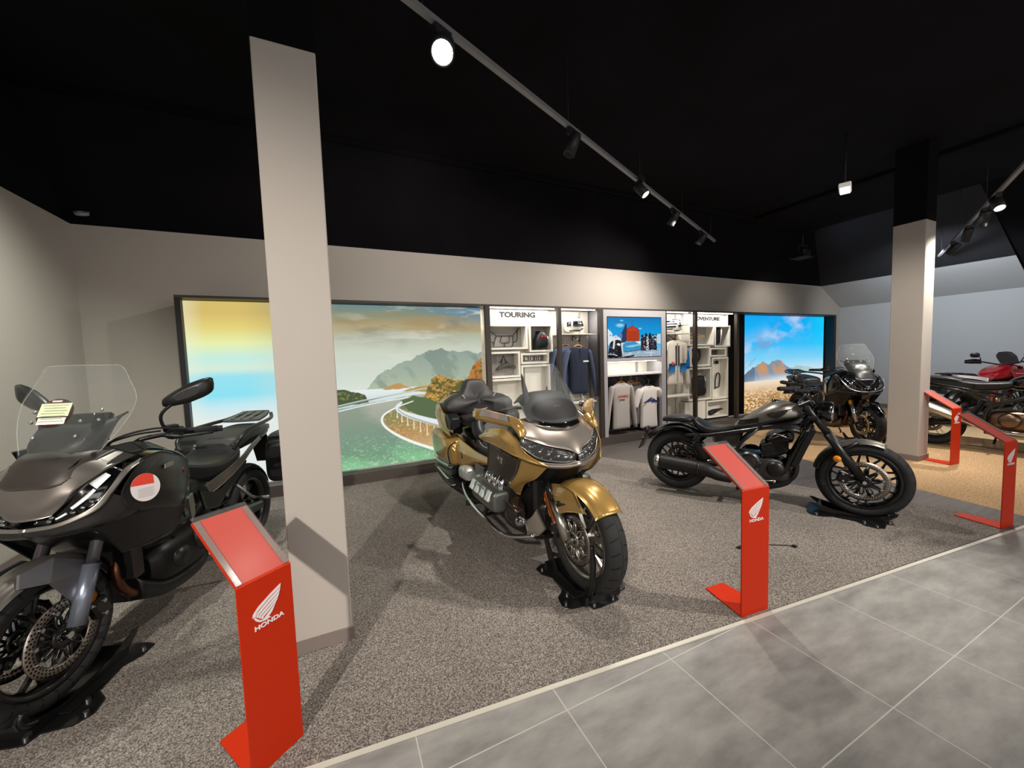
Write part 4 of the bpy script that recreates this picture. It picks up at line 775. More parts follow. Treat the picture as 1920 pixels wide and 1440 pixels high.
    # seats, fender, tail
    b.P('rider_seat', MB().loft([(.165, .745, .06, .012, .03), (.19, .735, .10, .035, .06), (.24, .70, .14, .045, .07), (.32, .675, .155, .035, .065), (.42, .675, .14, .03, .05), (.50, .69, .105, .027, .04), (.545, .70, .07, .018, .03)], 30, 28, 2.8), LEATH2)
    b.P('passenger_pad', MB().loft([(-.14, .735, .06, .012, .015), (-.12, .742, .09, .028, .025), (-.03, .75, .105, .036, .03), (.08, .755, .105, .036, .03), (.14, .75, .09, .026, .028), (.158, .745, .06, .012, .015)], 24, 26, 3.2), LEATH2)
    b.P('rear_fender', fender(0, .315, .385, .105, 143, 42, 36, .045, .005, 11, (.82, 1, .98)), mat('fender_black', '#1f1f20', .25, .5)); b.S('fender_rail', MB().tube([(.20, .10, .60), (.12, .112, .665), (.0, .112, .675), (-.12, .105, .64), (-.19, .10, .575)], .012, 8, 24), SB)
    tl = b.P('tail_lamp', MB().box((-.325, 0, .612), (.055, .12, .05), Matrix.Rotation(-.3, 3, 'Y'), .012), SB); b.P('red_lens', MB().box((-.354, 0, .605), (.008, .10, .035), Matrix.Rotation(-.3, 3, 'Y')), mat('dark_red_lens', '#4a0a0c', .15, coat=1.), tl)
    b.P('plate_holder', MB().poly([(-.30, -.055, .60), (-.30, .055, .60), (-.385, .08, .40), (-.385, -.08, .40)], (-.012, 0, .0)), SB); b.LR('rear_indicator', lambda s: MB().tube([(-.32, s * .06, .53), (-.325, s * .115, .53)], .008, 8).ball((-.327, s * .135, .53), (.018, .03, .02)), SB)
    # frame
    for s in (-1, 1):
        b.P('frame_tube', MB().tube([(1.10, s * .05, .86), (1.00, s * .115, .79), (.75, s * .135, .725), (.55, s * .14, .675), (.30, s * .145, .62), (.10, s * .12, .60)], .02, 10, 30), MBK); b.P('down_tube', MB().tube([(1.125, s * .06, .80), (1.07, s * .12, .66), (.965, s * .14, .42), (.93, s * .14, .33)], .019, 10, 20), MBK); b.P('frame_brace', MB().tube([(.73, s * .14, .72), (.60, s * .15, .58), (.52, s * .155, .42)], .016, 10), MBK); b.P('cross_brace', MB().tube([(1.05, s * .115, .80), (.88, s * .13, .745), (1.06, s * .125, .70)], .012, 8), MBK); b.P('swingarm', MB().tube([(.50, s * .13, .37), (.30, s * .14, .34), (0, s * .13, .315)], [.034, .03, .024], 12, None, True, 1.2), MBK)
    b.S('air_box_cover', MB().sheet([[(.88, .135, .72), (.98, .14, .73), (1.05, .12, .71)], [(.93, .14, .775), (.99, .135, .785), (1.05, .11, .765)]], .01, 5, 8, flip=True), SB)
    b.S('side_cover', MB().sheet([[(.36, .15, .57), (.47, .155, .53), (.57, .15, .53)], [(.36, .145, .63), (.47, .15, .64), (.60, .145, .66)]], .01, 5, 8, flip=True), mat('cover_grey', '#3d3b3a', .35, .6))
    # engine
    E = b.P('crankcase', MB().loft([(.50, .36, .10, .06, .07), (.55, .36, .15, .11, .10), (.70, .35, .17, .13, .12), (.85, .33, .165, .14, .10), (.95, .31, .14, .11, .08), (.99, .31, .09, .06, .05)], 24, 28, 3.4), ALUD); e = MB(); rt = Matrix.Rotation(-.42, 3, 'Y')
    e.box((.85, 0, .54), (.20, .29, .14), rt, .02); b.P('cylinder_block', engine_fins(e, (.865, 0, .56), (.22, .31, .12), 6, rt), SB); b.P('cylinder_head', MB().box((.895, 0, .635), (.22, .30, .11), rt, .03), mat('head_black', '#1a1a1b', .3, .5)); b.S('head_rib', MB().tube([(.82, .155, .645), (.87, .158, .685), (.95, .155, .66)], .006, 8, 12), ALU)
    for s in (-1, 1):
        c = b.P('clutch_cover', MB().lathe([(0, .055), (.05, .055), (.075, .045), (.095, .02), (.10, 0)], (.665, s * .15, .41), (0, s, 0), 32), ALUD); b.P('cover_ring', MB().lathe([(.052, .05), (.068, .054), (.078, .046)], (.665, s * .15, .41), (0, s, 0), 32), SB, c); c2 = b.P('generator_cover', MB().lathe([(0, .04), (.045, .04), (.07, .02), (.075, 0)], (.87, s * .15, .36), (0, s, 0), 28), SB); bb = MB()
        for i in range(8): a = i * PI / 4; bb.cyl((.665 + .088 * math.cos(a), s * .15, .41 + .088 * math.sin(a)), (.665 + .088 * math.cos(a), s * .178, .41 + .088 * math.sin(a)), .007, 8)
        b.P('cover_bolt', bb, BOLT, c)
    rd = MB().box((1.055, 0, .56), (.055, .29, .36), Matrix.Rotation(.33, 3, 'Y'), .012); R_ = b.P('radiator', rd, SB); fn = MB()
    for i in range(16): fn.box((1.083 + .13 * (i / 15 - .5), 0, .56 + .32 * (i / 15 - .5)), (.012, .26, .007), Matrix.Rotation(.33, 3, 'Y'))
    b.P('cooling_fin', fn, ALUD, R_); b.LR('radiator_shroud', lambda s: MB().poly([(1.155, s * .15, .735), (1.115, s * .15, .75), (.985, s * .15, .42), (1.03, s * .15, .40)], (0, s * .012, 0)), SB)
    # exhaust
    for s in (-.05, .05): b.P('header_pipe', MB().tube([(.96, s, .50), (1.02, s * 1.6, .43), (1.01, s * 1.8, .31), (.93, s * 1.5, .24), (.72, -.06 + s, .21), (.55, -.13, .215), (.44, -.19, .245)], [.022] * 5 + [.03, .042], 12, 36), mat('header_dark', '#3a3836', .3, .8))
    m = b.P('muffler', MB().tube([(.52, -.165, .225), (.42, -.20, .25), (.36, -.215, .275), (.28, -.22, .295), (0, -.22, .315), (-.13, -.22, .325)], [.045, .055, .06, .068, .072, .07], 24, 30), mat('muffler_black', '#1d1b1b', .5, .3)); b.P('end_cap', MB().tube([(-.125, -.22, .325), (-.16, -.22, .3275), (-.172, -.22, .328)], [.0715, .066, .056], 24).cyl((-.165, -.22, .328), (-.178, -.22, .328), .03), ALU, m); b.P('muffler_band', MB().tube([(.235, -.2205, .298), (.255, -.2205, .2965)], .0735, 24), SB, m)
    b.P('belly_pan', MB().loft([(.60, .20, .10, .02, .04), (.70, .18, .13, .04, .06), (.85, .20, .13, .05, .05), (.96, .24, .11, .06, .04), (1.01, .29, .07, .04, .03)], 18, 20, 3), SB); shock(b, (.235, 0, .61), (.055, 0, .345), .15)
    for s in (-1, 1): b.P('footpeg', MB().tube([(.66, s * .17, .275), (.66, s * .30, .275)], [.012, .017], 10), RUB); b.P('foot_lever', MB().tube([(.66, s * .19, .27), (.78, s * .20, .255), (.86, s * .22, .27)], .008, 8).ball((.865, s * .235, .27), .014), ALU)
    b.P('kickstand', MB().tube([(.62, .13, .22), (.56, .22, .03), (.53, .235, .012)], [.012, .011, .018], 8), SB); b.P('drive_chain', MB().tube([(.50, .115, .37), (.0, .115, .385)], .008, 6).tube([(.50, .115, .30), (0, .115, .245)], .008, 6), ALUD)
    chock('black wheel chock holding the front wheel of the matt cruiser', b, 1.475, 0, .07, .18); return b
build_cruiser()
# ================================================================ gold full-dress touring motorcycle
def build_gold():
    b = Bike('gold full-dress touring motorcycle with silver nose and passenger backrest', 1.352, 1.91, -88.6, 1.695)
    G = mat('candy_gold', '#b59152', .27, .5, coat=.8); SV = mat('satin_silver', '#a39a92', .28, .75, coat=.4); BR = mat('dark_bronze_gloss', '#2a201c', .25, .3, coat=.6); CLD = mat('dash_black', '#101013', .6, bump=(300, .1, .001)); GRY = mat('armour_grey', '#6e706e', .32, .7)
    fx, fz = 1.695, .335
    wheel(b, 'front_wheel', fx, fz, .328, .068, .238, 'twin', ALU, (-1, 1), .158, DISC, ns=6, carrier=ALU, dy=.09); wheel(b, 'rear_wheel', 0, .318, .318, .10, .21, 'twin', ALU, (-1,), .14, DISCB, ns=6, dy=.11)
    # front end
    F = b.P('front_fender', fender(fx, fz, .352, .108, 152, 42, 36, .05, .005, 15, (.95, 1, .90)), G)
    b.S('fender_side', MB().sheet([[(1.40, .100, .585), (1.50, .106, .63), (1.62, .108, .655), (1.74, .108, .645)], [(1.42, .122, .50), (1.53, .128, .53), (1.65, .124, .565), (1.80, .110, .59)], [(1.475, .115, .405), (1.57, .122, .455), (1.70, .118, .515), (1.85, .105, .55)]], .007, 10, 14), G, F); b.S('fender_vent', MB().poly([(1.54, .132, .50), (1.60, .132, .515), (1.68, .126, .555), (1.60, .130, .555), (1.55, .132, .53)], (0, .004, 0)), GB, F)
    fork(b, (1.44, 0, .66), (1.675, 0, .33), .125, .026, .032, MBK, ALU, .42); b.S('fork_reflector', MB().box((1.535, .160, .49), (.022, .008, .20), Matrix.Rotation(-.60, 3, 'Y'), .004), mat('amber_strip', '#8a3a12', .2, coat=1.)); b.P('wishbone', MB().b2(1.36, 1.46, -.12, .12, .60, .68, .02), MBK)
    for s in (1, -1): caliper(b, fx - .14, fz + .03, s * .125, ALUD, .5)
    # nose
    H = [[(1.50, 0, .985), (1.47, .10, .992), (1.39, .19, 1.02), (1.25, .275, 1.055)], [(1.565, 0, .93), (1.53, .10, .942), (1.46, .20, .968), (1.34, .285, 1.005)], [(1.61, 0, .88), (1.575, .09, .897), (1.51, .195, .928), (1.40, .29, .968)], [(1.64, 0, .84), (1.605, .055, .865), (1.54, .175, .898), (1.44, .28, .94)]]
    full = lambda g: [[(x, -y, z) for x, y, z in r[:0:-1]] + list(r) for r in g]
    b.P('nose_cowl', MB().sheet(full(H), .006, 16, 40), SV)
    hl = [[(1.637, .012, .835), (1.60, .06, .858), (1.54, .175, .892), (1.43, .285, .938)], [(1.632, .012, .815), (1.60, .075, .82), (1.535, .19, .85), (1.43, .30, .92)], [(1.625, .012, .795), (1.59, .095, .785), (1.515, .225, .81), (1.425, .315, .90)]]
    for s in (1, -1):
        bk_ = [[(x - .022, y, z) for x, y, z in r] for r in hl]; h = b.P('headlight', flipy(MB().sheet(bk_, .01, 8, 18, flip=False), s), GB); b.P('lens', flipy(MB().sheet(hl, .003, 8, 18), s), LENS, h); rf = MB(); G_ = np.array(bk_)
        def at(t, u): return cr([cr(G_[q], 41)[int(t * 40)] for q in range(3)], 21)[int(min(max(u, 0), 1) * 20)]
        for i in range(6): p = at(.14 + .145 * i, .52); r_ = .017 - .001 * i; rf.ball((p[0] + .004, p[1], p[2]), (.012, r_, r_ * .9), 14, 8)
        for i in range(26): p = at(RNG.uniform(.06, .93), RNG.choice([.12, .3, .8, .95])); r_ = RNG.uniform(.004, .0095); rf.ball((p[0] + .006, p[1], p[2]), (.007, r_, r_ * .8), 8, 6)
        for i in range(7): p, q_ = at(.08 + .12 * i, .22), at(.13 + .12 * i, .78); rf.tube([p + (.006, 0, 0), q_ + (.006, 0, 0)], .0022, 5)
        b.P('lamp_reflector', flipy(rf, s), REFL, h); b.P('lamp_edge', flipy(MB().tube([(1.635, .014, .797), (1.598, .10, .792), (1.525, .222, .82), (1.44, .31, .895)], .0035, 6, 20), s), SV, h)
    chin = [[(1.63, 0, .792), (1.592, .10, .782), (1.512, .235, .806), (1.41, .325, .895)], [(1.645, 0, .772), (1.605, .10, .762), (1.52, .25, .790), (1.40, .342, .885)], [(1.625, 0, .755), (1.59, .10, .748), (1.505, .245, .775), (1.39, .335, .872)]]
    b.P('nose_lip', MB().sheet(full(chin), .006, 8, 40), SV); und = [[(1.625, 0, .757), (1.59, .10, .75), (1.505, .245, .776), (1.41, .32, .85)], [(1.57, 0, .70), (1.53, .11, .70), (1.45, .22, .72), (1.38, .28, .76)], [(1.47, 0, .62), (1.44, .11, .62), (1.38, .19, .63), (1.33, .24, .66)]]
    b.P('under_cowl', MB().sheet(full(und), .006, 10, 30), SB)
    # side fairing
    for s in (1, -1):
        A = [[(.90, .345, .885), (1.02, .36, .935), (1.20, .352, .975), (1.30, .335, .985), (1.415, .315, .935)], [(.915, .375, .875), (1.06, .385, .905), (1.22, .375, .925), (1.34, .355, .91), (1.49, .29, .852)], [(.955, .365, .855), (1.10, .370, .862), (1.27, .355, .848), (1.44, .315, .818), (1.60, .20, .782)]]
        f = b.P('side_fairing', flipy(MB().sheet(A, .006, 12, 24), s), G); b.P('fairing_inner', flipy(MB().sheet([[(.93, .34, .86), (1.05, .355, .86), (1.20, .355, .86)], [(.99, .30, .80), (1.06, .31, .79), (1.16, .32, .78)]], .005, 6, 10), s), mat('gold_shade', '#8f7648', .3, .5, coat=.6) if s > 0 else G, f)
        L = [[(1.43, .312, .815), (1.52, .27, .80), (1.60, .20, .782)], [(1.37, .30, .70), (1.43, .268, .69), (1.485, .22, .682)], [(1.24, .298, .59), (1.31, .275, .60), (1.375, .242, .622)], [(1.13, .29, .54), (1.20, .262, .522), (1.265, .222, .508)]]
        b.P('fairing_front', flipy(MB().sheet(L, .006, 20, 16), s), G, f); b.P('fairing_lower', flipy(MB().sheet([[(.93, .325, .615), (1.09, .312, .598), (1.24, .29, .585)], [(.95, .30, .575), (1.09, .285, .555), (1.19, .27, .535)]], .006, 6, 12), s), G, f)
        q = [[(1.06, .362, .862), (1.27, .35, .838), (1.45, .305, .80)], [(1.02, .352, .74), (1.19, .335, .715), (1.37, .298, .69)], [(.95, .334, .615), (1.09, .322, .60), (1.245, .296, .585)]]; pn = b.P('pocket_panel', flipy(MB().sheet(q, .008, 12, 14), s), BR, f); b.P('pocket_seam', flipy(MB().tube([(.95, .338, .62), (1.09, .326, .605), (1.245, .30, .59)], .006, 8, 12), s), GB, pn)
        e = MB()
        for k in range(4): e.tube([(1.205 - .012 * k, .352, .805 - .011 * k), (1.225 - .006 * k, .350, .785 - .011 * k), (1.245, .347, .765 - .01 * k)], .0035, 6)
        e.tube([(1.225 + .026 * math.cos(a), .350 - .15 * .026 * math.cos(a), .78 + .036 * math.sin(a)) for a in np.linspace(0, 2 * PI, 20)], .0035, 6); b.P('emblem', flipy(e, s), CHR, pn)
        # mirror pod with lens
        pod = np.array([[np.interp(t, range(7), [q[k] for q in ((1.41, .275, 1.005, .03, .03), (1.375, .292, 1.02, .052, .036), (1.31, .325, 1.036, .062, .038), (1.245, .372, 1.05, .064, .041), (1.185, .432, 1.066, .060, .043), (1.15, .474, 1.077, .05, .038), (1.135, .492, 1.082, .03, .022))]) for k in range(5)] for t in np.linspace(0, 6, 25)])
        vs = []; n = 24
        for x, y, z, dx, dz in pod:
            for a in np.linspace(0, 2 * PI, n, endpoint=False): c, q = math.cos(a), math.sin(a); vs.append((x + dx * math.copysign(abs(c) ** .62, c), y, z + dz * math.copysign(abs(q) ** .62, q) + .012 * c))
        m = b.P('mirror_pod', flipy(MB().rings(vs, 25, n), -s), G); b.P('pod_neck', flipy(MB().tube([(1.36, .285, 1.02), (1.415, .285, .985), (1.45, .298, .945)], [.04, .036, .014], 14, 14, True, .8), s), G, m)
        ln = [[(pod[i][0] + pod[i][3] + .007, pod[i][1], pod[i][2] + .012 + e * pod[i][4]) for e in (.62, .1, -.45)] for i in (9, 12, 15, 18, 21)]
        b.P('turn_signal_lens', flipy(MB().sheet(ln, .006, 14, 8, flip=True), s), mat('signal_silver', '#c9c6c4', .12, .8, coat=1.) if s > 0 else bpy.data.materials['signal_silver'], m); b.P('mirror_glass', flipy(MB().ball((1.118, .43, 1.07), (.012, .042, .03), 16, 8), s), REFL, m)
        b.P('shoulder_trim', flipy(MB().tube([(1.24, .285, 1.055), (1.35, .292, 1.005), (1.44, .288, .945)], .004, 6, 14), s), GB, m)
    # dash and screen
    b.P('dash_hood', MB().sheet(full([[(1.49, 0, .99), (1.45, .13, 1.0), (1.37, .205, 1.03)], [(1.43, 0, 1.09), (1.395, .14, 1.09), (1.32, .21, 1.085)], [(1.36, 0, 1.155), (1.335, .13, 1.15), (1.28, .205, 1.12)], [(1.26, 0, 1.205), (1.25, .115, 1.195), (1.21, .19, 1.14)], [(1.12, 0, 1.19), (1.12, .11, 1.18), (1.12, .18, 1.12)]]), .006, 24, 30), CLD); b.P('dash_seam', MB().tube([(1.31, -.205, 1.10), (1.385, -.12, 1.105), (1.41, -.03, 1.115), (1.412, 0, 1.12), (1.41, .03, 1.115), (1.385, .12, 1.105), (1.31, .205, 1.10)], .003, 6, 40), mat('seam_grey', '#5a5b5e', .5)); b.P('vent_panel', MB().sheet(full([[(1.515, 0, .985), (1.475, .12, .997), (1.40, .19, 1.02)], [(1.49, 0, 1.02), (1.455, .12, 1.025), (1.385, .19, 1.045)]]), .004, 6, 24), GB)
    tx = fit_text(text_mb('HONDA', 1, .001, .01), -.05, .05, .995, 1.012, 0); tx.xf(lambda p: (1.512 + p[1] - (p[2] - .99) * .75 - abs(p[0]) * .33, p[0], p[2] - .004)); b.P('lettering', tx, CHR)
    b.P('windscreen', MB().sheet(full([[(1.50, 0, 1.0), (1.45, .14, 1.01), (1.36, .225, 1.04), (1.25, .29, 1.075)], [(1.38, 0, 1.13), (1.35, .14, 1.14), (1.28, .225, 1.15), (1.18, .275, 1.16)], [(1.27, 0, 1.27), (1.25, .13, 1.275), (1.20, .20, 1.27), (1.13, .245, 1.255)], [(1.16, 0, 1.405), (1.15, .12, 1.40), (1.12, .175, 1.385), (1.09, .205, 1.36)]]), .004, 24, 40), GLASS); b.S('screen_rail', MB().tube([(1.34, .17, 1.06), (1.30, .165, 1.14), (1.245, .16, 1.25), (1.205, .155, 1.335)], [.026, .026, .017, .005], 12, 16, True, .4), CLD)
    b.S('side_deflector', MB().sheet([[(1.30, .235, 1.06), (1.20, .30, 1.08), (1.12, .33, 1.09)], [(1.25, .24, 1.13), (1.18, .30, 1.14), (1.11, .33, 1.14)], [(1.20, .24, 1.17), (1.15, .29, 1.18), (1.10, .31, 1.165)]], .004, 8, 10), GLASS); b.P('handlebar', MB().tube([(.80, -.40, .985), (.90, -.36, 1.02), (1.05, -.2, 1.08), (1.10, 0, 1.08), (1.05, .2, 1.08), (.90, .36, 1.02), (.80, .40, .985)], .015, 10, 36), SB); b.LR('grip', lambda s: MB().tube([(.78, s * .408, .98), (.91, s * .355, 1.022)], .021, 14), RUB); b.LR('switch_pod', lambda s: MB().box((.95, s * .325, 1.04), (.10, .09, .07), Matrix.Rotation(-s * .5, 3, 'Z'), .015), SB)
    # tank shelter, seats
    b.P('tank_shelter', MB().loft([(.80, .74, .10, .06, .15), (.90, .80, .17, .10, .18), (1.05, .86, .22, .13, .2), (1.2, .88, .24, .15, .2), (1.30, .88, .22, .14, .2)], 20, 28, 3), SB)
    st = b.P('rider_seat', MB().loft([(.90, .70, .07, .02, .05), (.84, .69, .13, .045, .10), (.72, .67, .19, .06, .10), (.58, .67, .22, .065, .10), (.46, .69, .22, .075, .11), (.38, .75, .20, .10, .14), (.33, .82, .17, .09, .15), (.30, .84, .12, .05, .12)], 40, 32, 3), LEATHER); b.S('seat_piping', MB().tube([(.83, .13, .715), (.70, .195, .71), (.55, .215, .715), (.43, .20, .775), (.36, .16, .86)], .004, 6, 24), REDC, st); b.S('seat_bolster', MB().tube([(.50, .17, .755), (.42, .185, .80), (.36, .17, .87), (.34, .10, .905)], [.04, .055, .055, .04], 14, 16), LEATH2, st)
    ps = b.P('passenger_seat', MB().loft([(.36, .85, .12, .025, .06), (.30, .86, .18, .04, .07), (.15, .86, .205, .045, .07), (0, .87, .21, .045, .07), (-.08, .89, .19, .04, .06)], 20, 30, 3.2), LEATHER)
    o = [(0, 1.25), (.065, 1.247), (.098, 1.228), (.125, 1.18), (.155, 1.125), (.20, 1.10), (.27, 1.085), (.335, 1.05), (.365, 1.01), (.36, .965), (.30, .935), (.22, .925), (.15, .90), (0, .885)]; o = [(-y, z) for y, z in o[::-1][:-1]] + o[:-1] if 0 else [(y, z) for y, z in o] + [(-y, z) for y, z in o[-2:0:-1]]
    vs = []; n = len(o)
    for x, k in ((-.20, .90), (-.19, .97), (-.165, 1.0), (-.11, 1.0), (-.075, .985), (-.058, .93), (-.050, .78), (-.046, .55), (-.045, .28), (-.045, .04)):
        for y, z in o: vs.append((x - (z - 1.05) * .28 + .32 * abs(y) ** 1.7 * (1 if x > -.15 else .8), y * k, 1.055 + (z - 1.055) * k))
    bk_ = b.P('backrest', MB().rings(vs, 10, n), LEATHER); b.P('backrest_piping', MB().tube([(-.037, -.175, 1.10), (-.045, -.15, 1.06), (-.028, -.105, .995), (-.02, -.06, .955), (-.018, 0, .945), (-.02, .06, .955), (-.028, .105, .995), (-.045, .15, 1.06), (-.037, .175, 1.10)], .0085, 8, 50).xf(lambda p: p + (.020, 0, 0)), REDC, bk_)
    for s in (1, -1):
        b.P('armrest', flipy(MB().loft([(-.10, .90, .045, .03, .10), (.0, .91, .055, .03, .12), (.10, .90, .055, .03, .11), (.16, .88, .04, .02, .06)], 16, 20, 4).xf(lambda p: p + (0, .315, 0)), s), SB); b.P('speaker_pod', flipy(MB().b2(-.07, .12, .23, .325, .74, .88, .02), s), GB); b.P('trunk_side', flipy(MB().sheet([[(-.40, .33, 1.02), (-.25, .365, 1.03), (-.10, .375, .99), (.0, .365, .93)], [(-.42, .34, .92), (-.25, .385, .92), (-.08, .39, .89), (.06, .375, .84)], [(-.40, .32, .80), (-.22, .36, .79), (-.04, .37, .77), (.12, .35, .735)]], .008, 12, 18), s), G)
    b.P('trunk', MB().loft([(-.50, .93, .20, .06, .09), (-.47, .93, .29, .11, .13), (-.35, .93, .325, .15, .15), (-.20, .93, .33, .15, .15), (-.14, .92, .30, .12, .14)], 20, 34, 4), G); b.P('trunk_rack', MB().tube([(-.42, -.2, 1.09), (-.46, 0, 1.10), (-.42, .2, 1.09), (-.2, .22, 1.09)], .01, 8, 24), CHR)
    for s in (1, -1):
        sg = b.P('saddlebag', flipy(MB().loft([(-.47, .60, .04, .07, .10), (-.44, .60, .075, .12, .14), (-.30, .605, .10, .145, .15), (-.10, .605, .105, .14, .15), (.08, .60, .10, .12, .14), (.19, .59, .075, .09, .12), (.235, .58, .04, .05, .08)], 34, 30, 4.2).xf(lambda p: p + (0, .318 - (.6 - p[2]) * .12, 0)), s), G)
        b.P('bag_lower', flipy(MB().loft([(-.45, .40, .05, .05, .03), (-.30, .40, .085, .07, .05), (.0, .40, .088, .075, .05), (.16, .42, .08, .06, .05), (.22, .44, .05, .04, .03)], 20, 26, 4).xf(lambda p: p + (0, .30, 0)), s), GB, sg); b.P('bag_seam', flipy(MB().tube([(.225, .345, .70), (.205, .40, .66), (.20, .415, .60), (.20, .40, .50)], .006, 8, 16), s), GB, sg); b.P('bag_trim', flipy(MB().tube([(-.40, .385, .455), (-.1, .41, .46), (.16, .395, .47)], .008, 8, 14), s), CHR, sg)
        sc = b.P('side_cover', flipy(MB().sheet([[(.22, .30, .73), (.36, .285, .70), (.55, .26, .665), (.78, .23, .65)], [(.22, .335, .66), (.38, .315, .63), (.55, .28, .61), (.78, .235, .60)], [(.23, .33, .55), (.36, .31, .55), (.48, .28, .565), (.66, .24, .58)], [(.25, .30, .44), (.30, .30, .45), (.36, .28, .49), (.44, .25, .53)]], .007, 20, 20), s), G); b.P('side_slot', flipy(MB().box((.335, .325, .60), (.022, .01, .06), None, .004), s), GB, sc); b.P('seat_trim', flipy(MB().tube([(.38, .255, .655), (.55, .26, .62), (.80, .23, .615)], .008, 8, 14), s), CHR, sc)
        b.P('heel_guard', flipy(MB().loft([(.33, .45, .03, .03, .05), (.38, .47, .045, .05, .06), (.50, .49, .05, .05, .07), (.56, .48, .04, .03, .05)], 14, 18, 4).xf(lambda p: p + (0, .33, 0)), s), mat('guard_silver', '#c6c9c4', .3, .6) if s > 0 else bpy.data.materials['guard_silver']); b.P('frame_cover', flipy(MB().poly([(.60, .285, .58), (.74, .27, .57), (.70, .28, .40), (.62, .29, .38)], (0, .02, 0)), s), GRY)
        b.P('swing_pivot', flipy(MB().loft([(.66, .46, .03, .04, .07), (.72, .47, .045, .06, .10), (.80, .48, .04, .06, .09)], 12, 18, 4).xf(lambda p: p + (0, .30, 0)), s), ALU)
        # engine side
        vc = b.P('valve_cover', flipy(MB().loft([(.80, .465, .05, .05, .06), (.83, .465, .075, .075, .075), (1.0, .465, .08, .08, .08), (1.20, .465, .075, .075, .075), (1.23, .465, .05, .05, .05)], 20, 26, 4).xf(lambda p: p + (0, .345, 0)), s), GRY)
        for k in range(4): b.P('cover_rib', flipy(MB().box((.855 + .10 * k, .418, .50), (.066, .022, .075), Matrix.Rotation(.5, 3, 'X'), .008), s), mat('rib_silver', '#d4d6d0', .35, .5) if k + s == 1 else bpy.data.materials['rib_silver'], vc)
        for k in range(3): b.P('intake_pipe', flipy(MB().tube([(.96 + .10 * k, .30, .62), (.965 + .10 * k, .325, .575), (.965 + .10 * k, .33, .51)], [.026, .036, .034], 14, 12), s), CHR)
        b.P('cylinder_bank', flipy(MB().b2(.80, 1.24, .15, .32, .37, .58, .03), s), SB); b.P('front_cover', flipy(MB().loft([(1.22, .42, .05, .07, .08), (1.27, .42, .06, .08, .08), (1.34, .41, .05, .06, .08), (1.37, .40, .03, .04, .05)], 14, 20, 4).xf(lambda p: p + (0, .28, 0)), s), BR)
        fl = b.P('fog_lamp', flipy(MB().lathe([(0, -.03), (.032, -.02), (.036, .012), (.03, .018)], (1.395, .30, .385), (1, .25, 0), 22), s), CHR); b.P('lens', flipy(MB().lathe([(.031, .014), (0, .02)], (1.395, .30, .385), (1, .25, 0), 22), s), LENS, fl)
        b.P('engine_guard', flipy(MB().tube([(.36, .29, .39), (.44, .36, .375), (.62, .40, .345), (.85, .425, .335), (1.10, .42, .315), (1.25, .40, .285), (1.34, .34, .27), (1.44, .22, .285)], .014, 12, 50), s), CHR); b.P('lower_guard', flipy(MB().tube([(.46, .37, .37), (.66, .375, .29), (.86, .40, .30), (.97, .42, .325)], .012, 10, 24), s), CHR)
        b.P('cowl_blade', flipy(MB().sheet([[(1.44, .20, .46), (1.41, .225, .40), (1.36, .25, .36)], [(1.50, .17, .34), (1.46, .20, .29), (1.38, .235, .255)]], .012, 10, 10), s), SV); mf = b.P('muffler', flipy(MB().tube([(.55, .22, .25), (.40, .27, .27), (.2, .30, .285), (-.1, .315, .30), (-.42, .325, .325)], [.04, .055, .07, .078, .06], 20, 30), s), mat('muffler_dark', '#3c3937', .3, .8) if s > 0 else bpy.data.materials['muffler_dark']); b.P('muffler_trim', flipy(MB().tube([(.30, .36, .31), (.05, .385, .325), (-.3, .38, .345)], [.012, .016, .01], 10, 16), s), CHR, mf)
        b.P('footpeg', flipy(MB().tube([(.72, .30, .30), (.71, .43, .305)], [.016, .022], 12), s), RUB); b.P('passenger_board', flipy(MB().b2(.24, .44, .36, .47, .355, .38, .01), s), SB)
    b.P('engine_block', MB().loft([(.55, .42, .15, .15, .2), (.7, .42, .22, .2, .25), (1.0, .42, .22, .2, .28), (1.3, .42, .2, .2, .25), (1.40, .42, .15, .15, .2)], 20, 26, 4), SB); b.P('lower_cowl', MB().loft([(.75, .24, .15, .05, .05), (1.0, .24, .22, .08, .07), (1.25, .28, .22, .12, .08), (1.40, .34, .20, .16, .10), (1.46, .38, .15, .12, .08)], 20, 26, 4), mat('cowl_dark', '#1d1a19', .3, .3)); b.P('radiator', MB().b2(1.34, 1.42, -.2, .2, .42, .66, .02), SB); b.P('subframe', MB().loft([(-.3, .62, .15, .12, .12), (0, .62, .2, .15, .1), (.4, .6, .2, .12, .12), (.8, .6, .2, .12, .15), (1.1, .62, .22, .2, .15), (1.35, .66, .2, .15, .12)], 20, 26, 4), MBK)
    b.P('rear_fender', fender(0, .318, .36, .12, 175, 40, 20, .04), SB); b.P('tail_lamp', MB().b2(-.52, -.49, -.2, .2, .66, .74, .01), mat('tail_red', '#7a1013', .15, coat=1.)); b.P('centre_stand', MB().tube([(.55, .16, .2), (.45, .17, .06), (.45, -.17, .06), (.55, -.16, .2)], .013, 8), SB); b.P('side_stand', MB().tube([(.62, .2, .2), (.52, .33, .02)], .013, 8), SB)
    chock('black wheel chock gripping the front wheel of the gold tourer', b, 1.695, 0, .077, 1., .128, -.10); return b
build_gold()
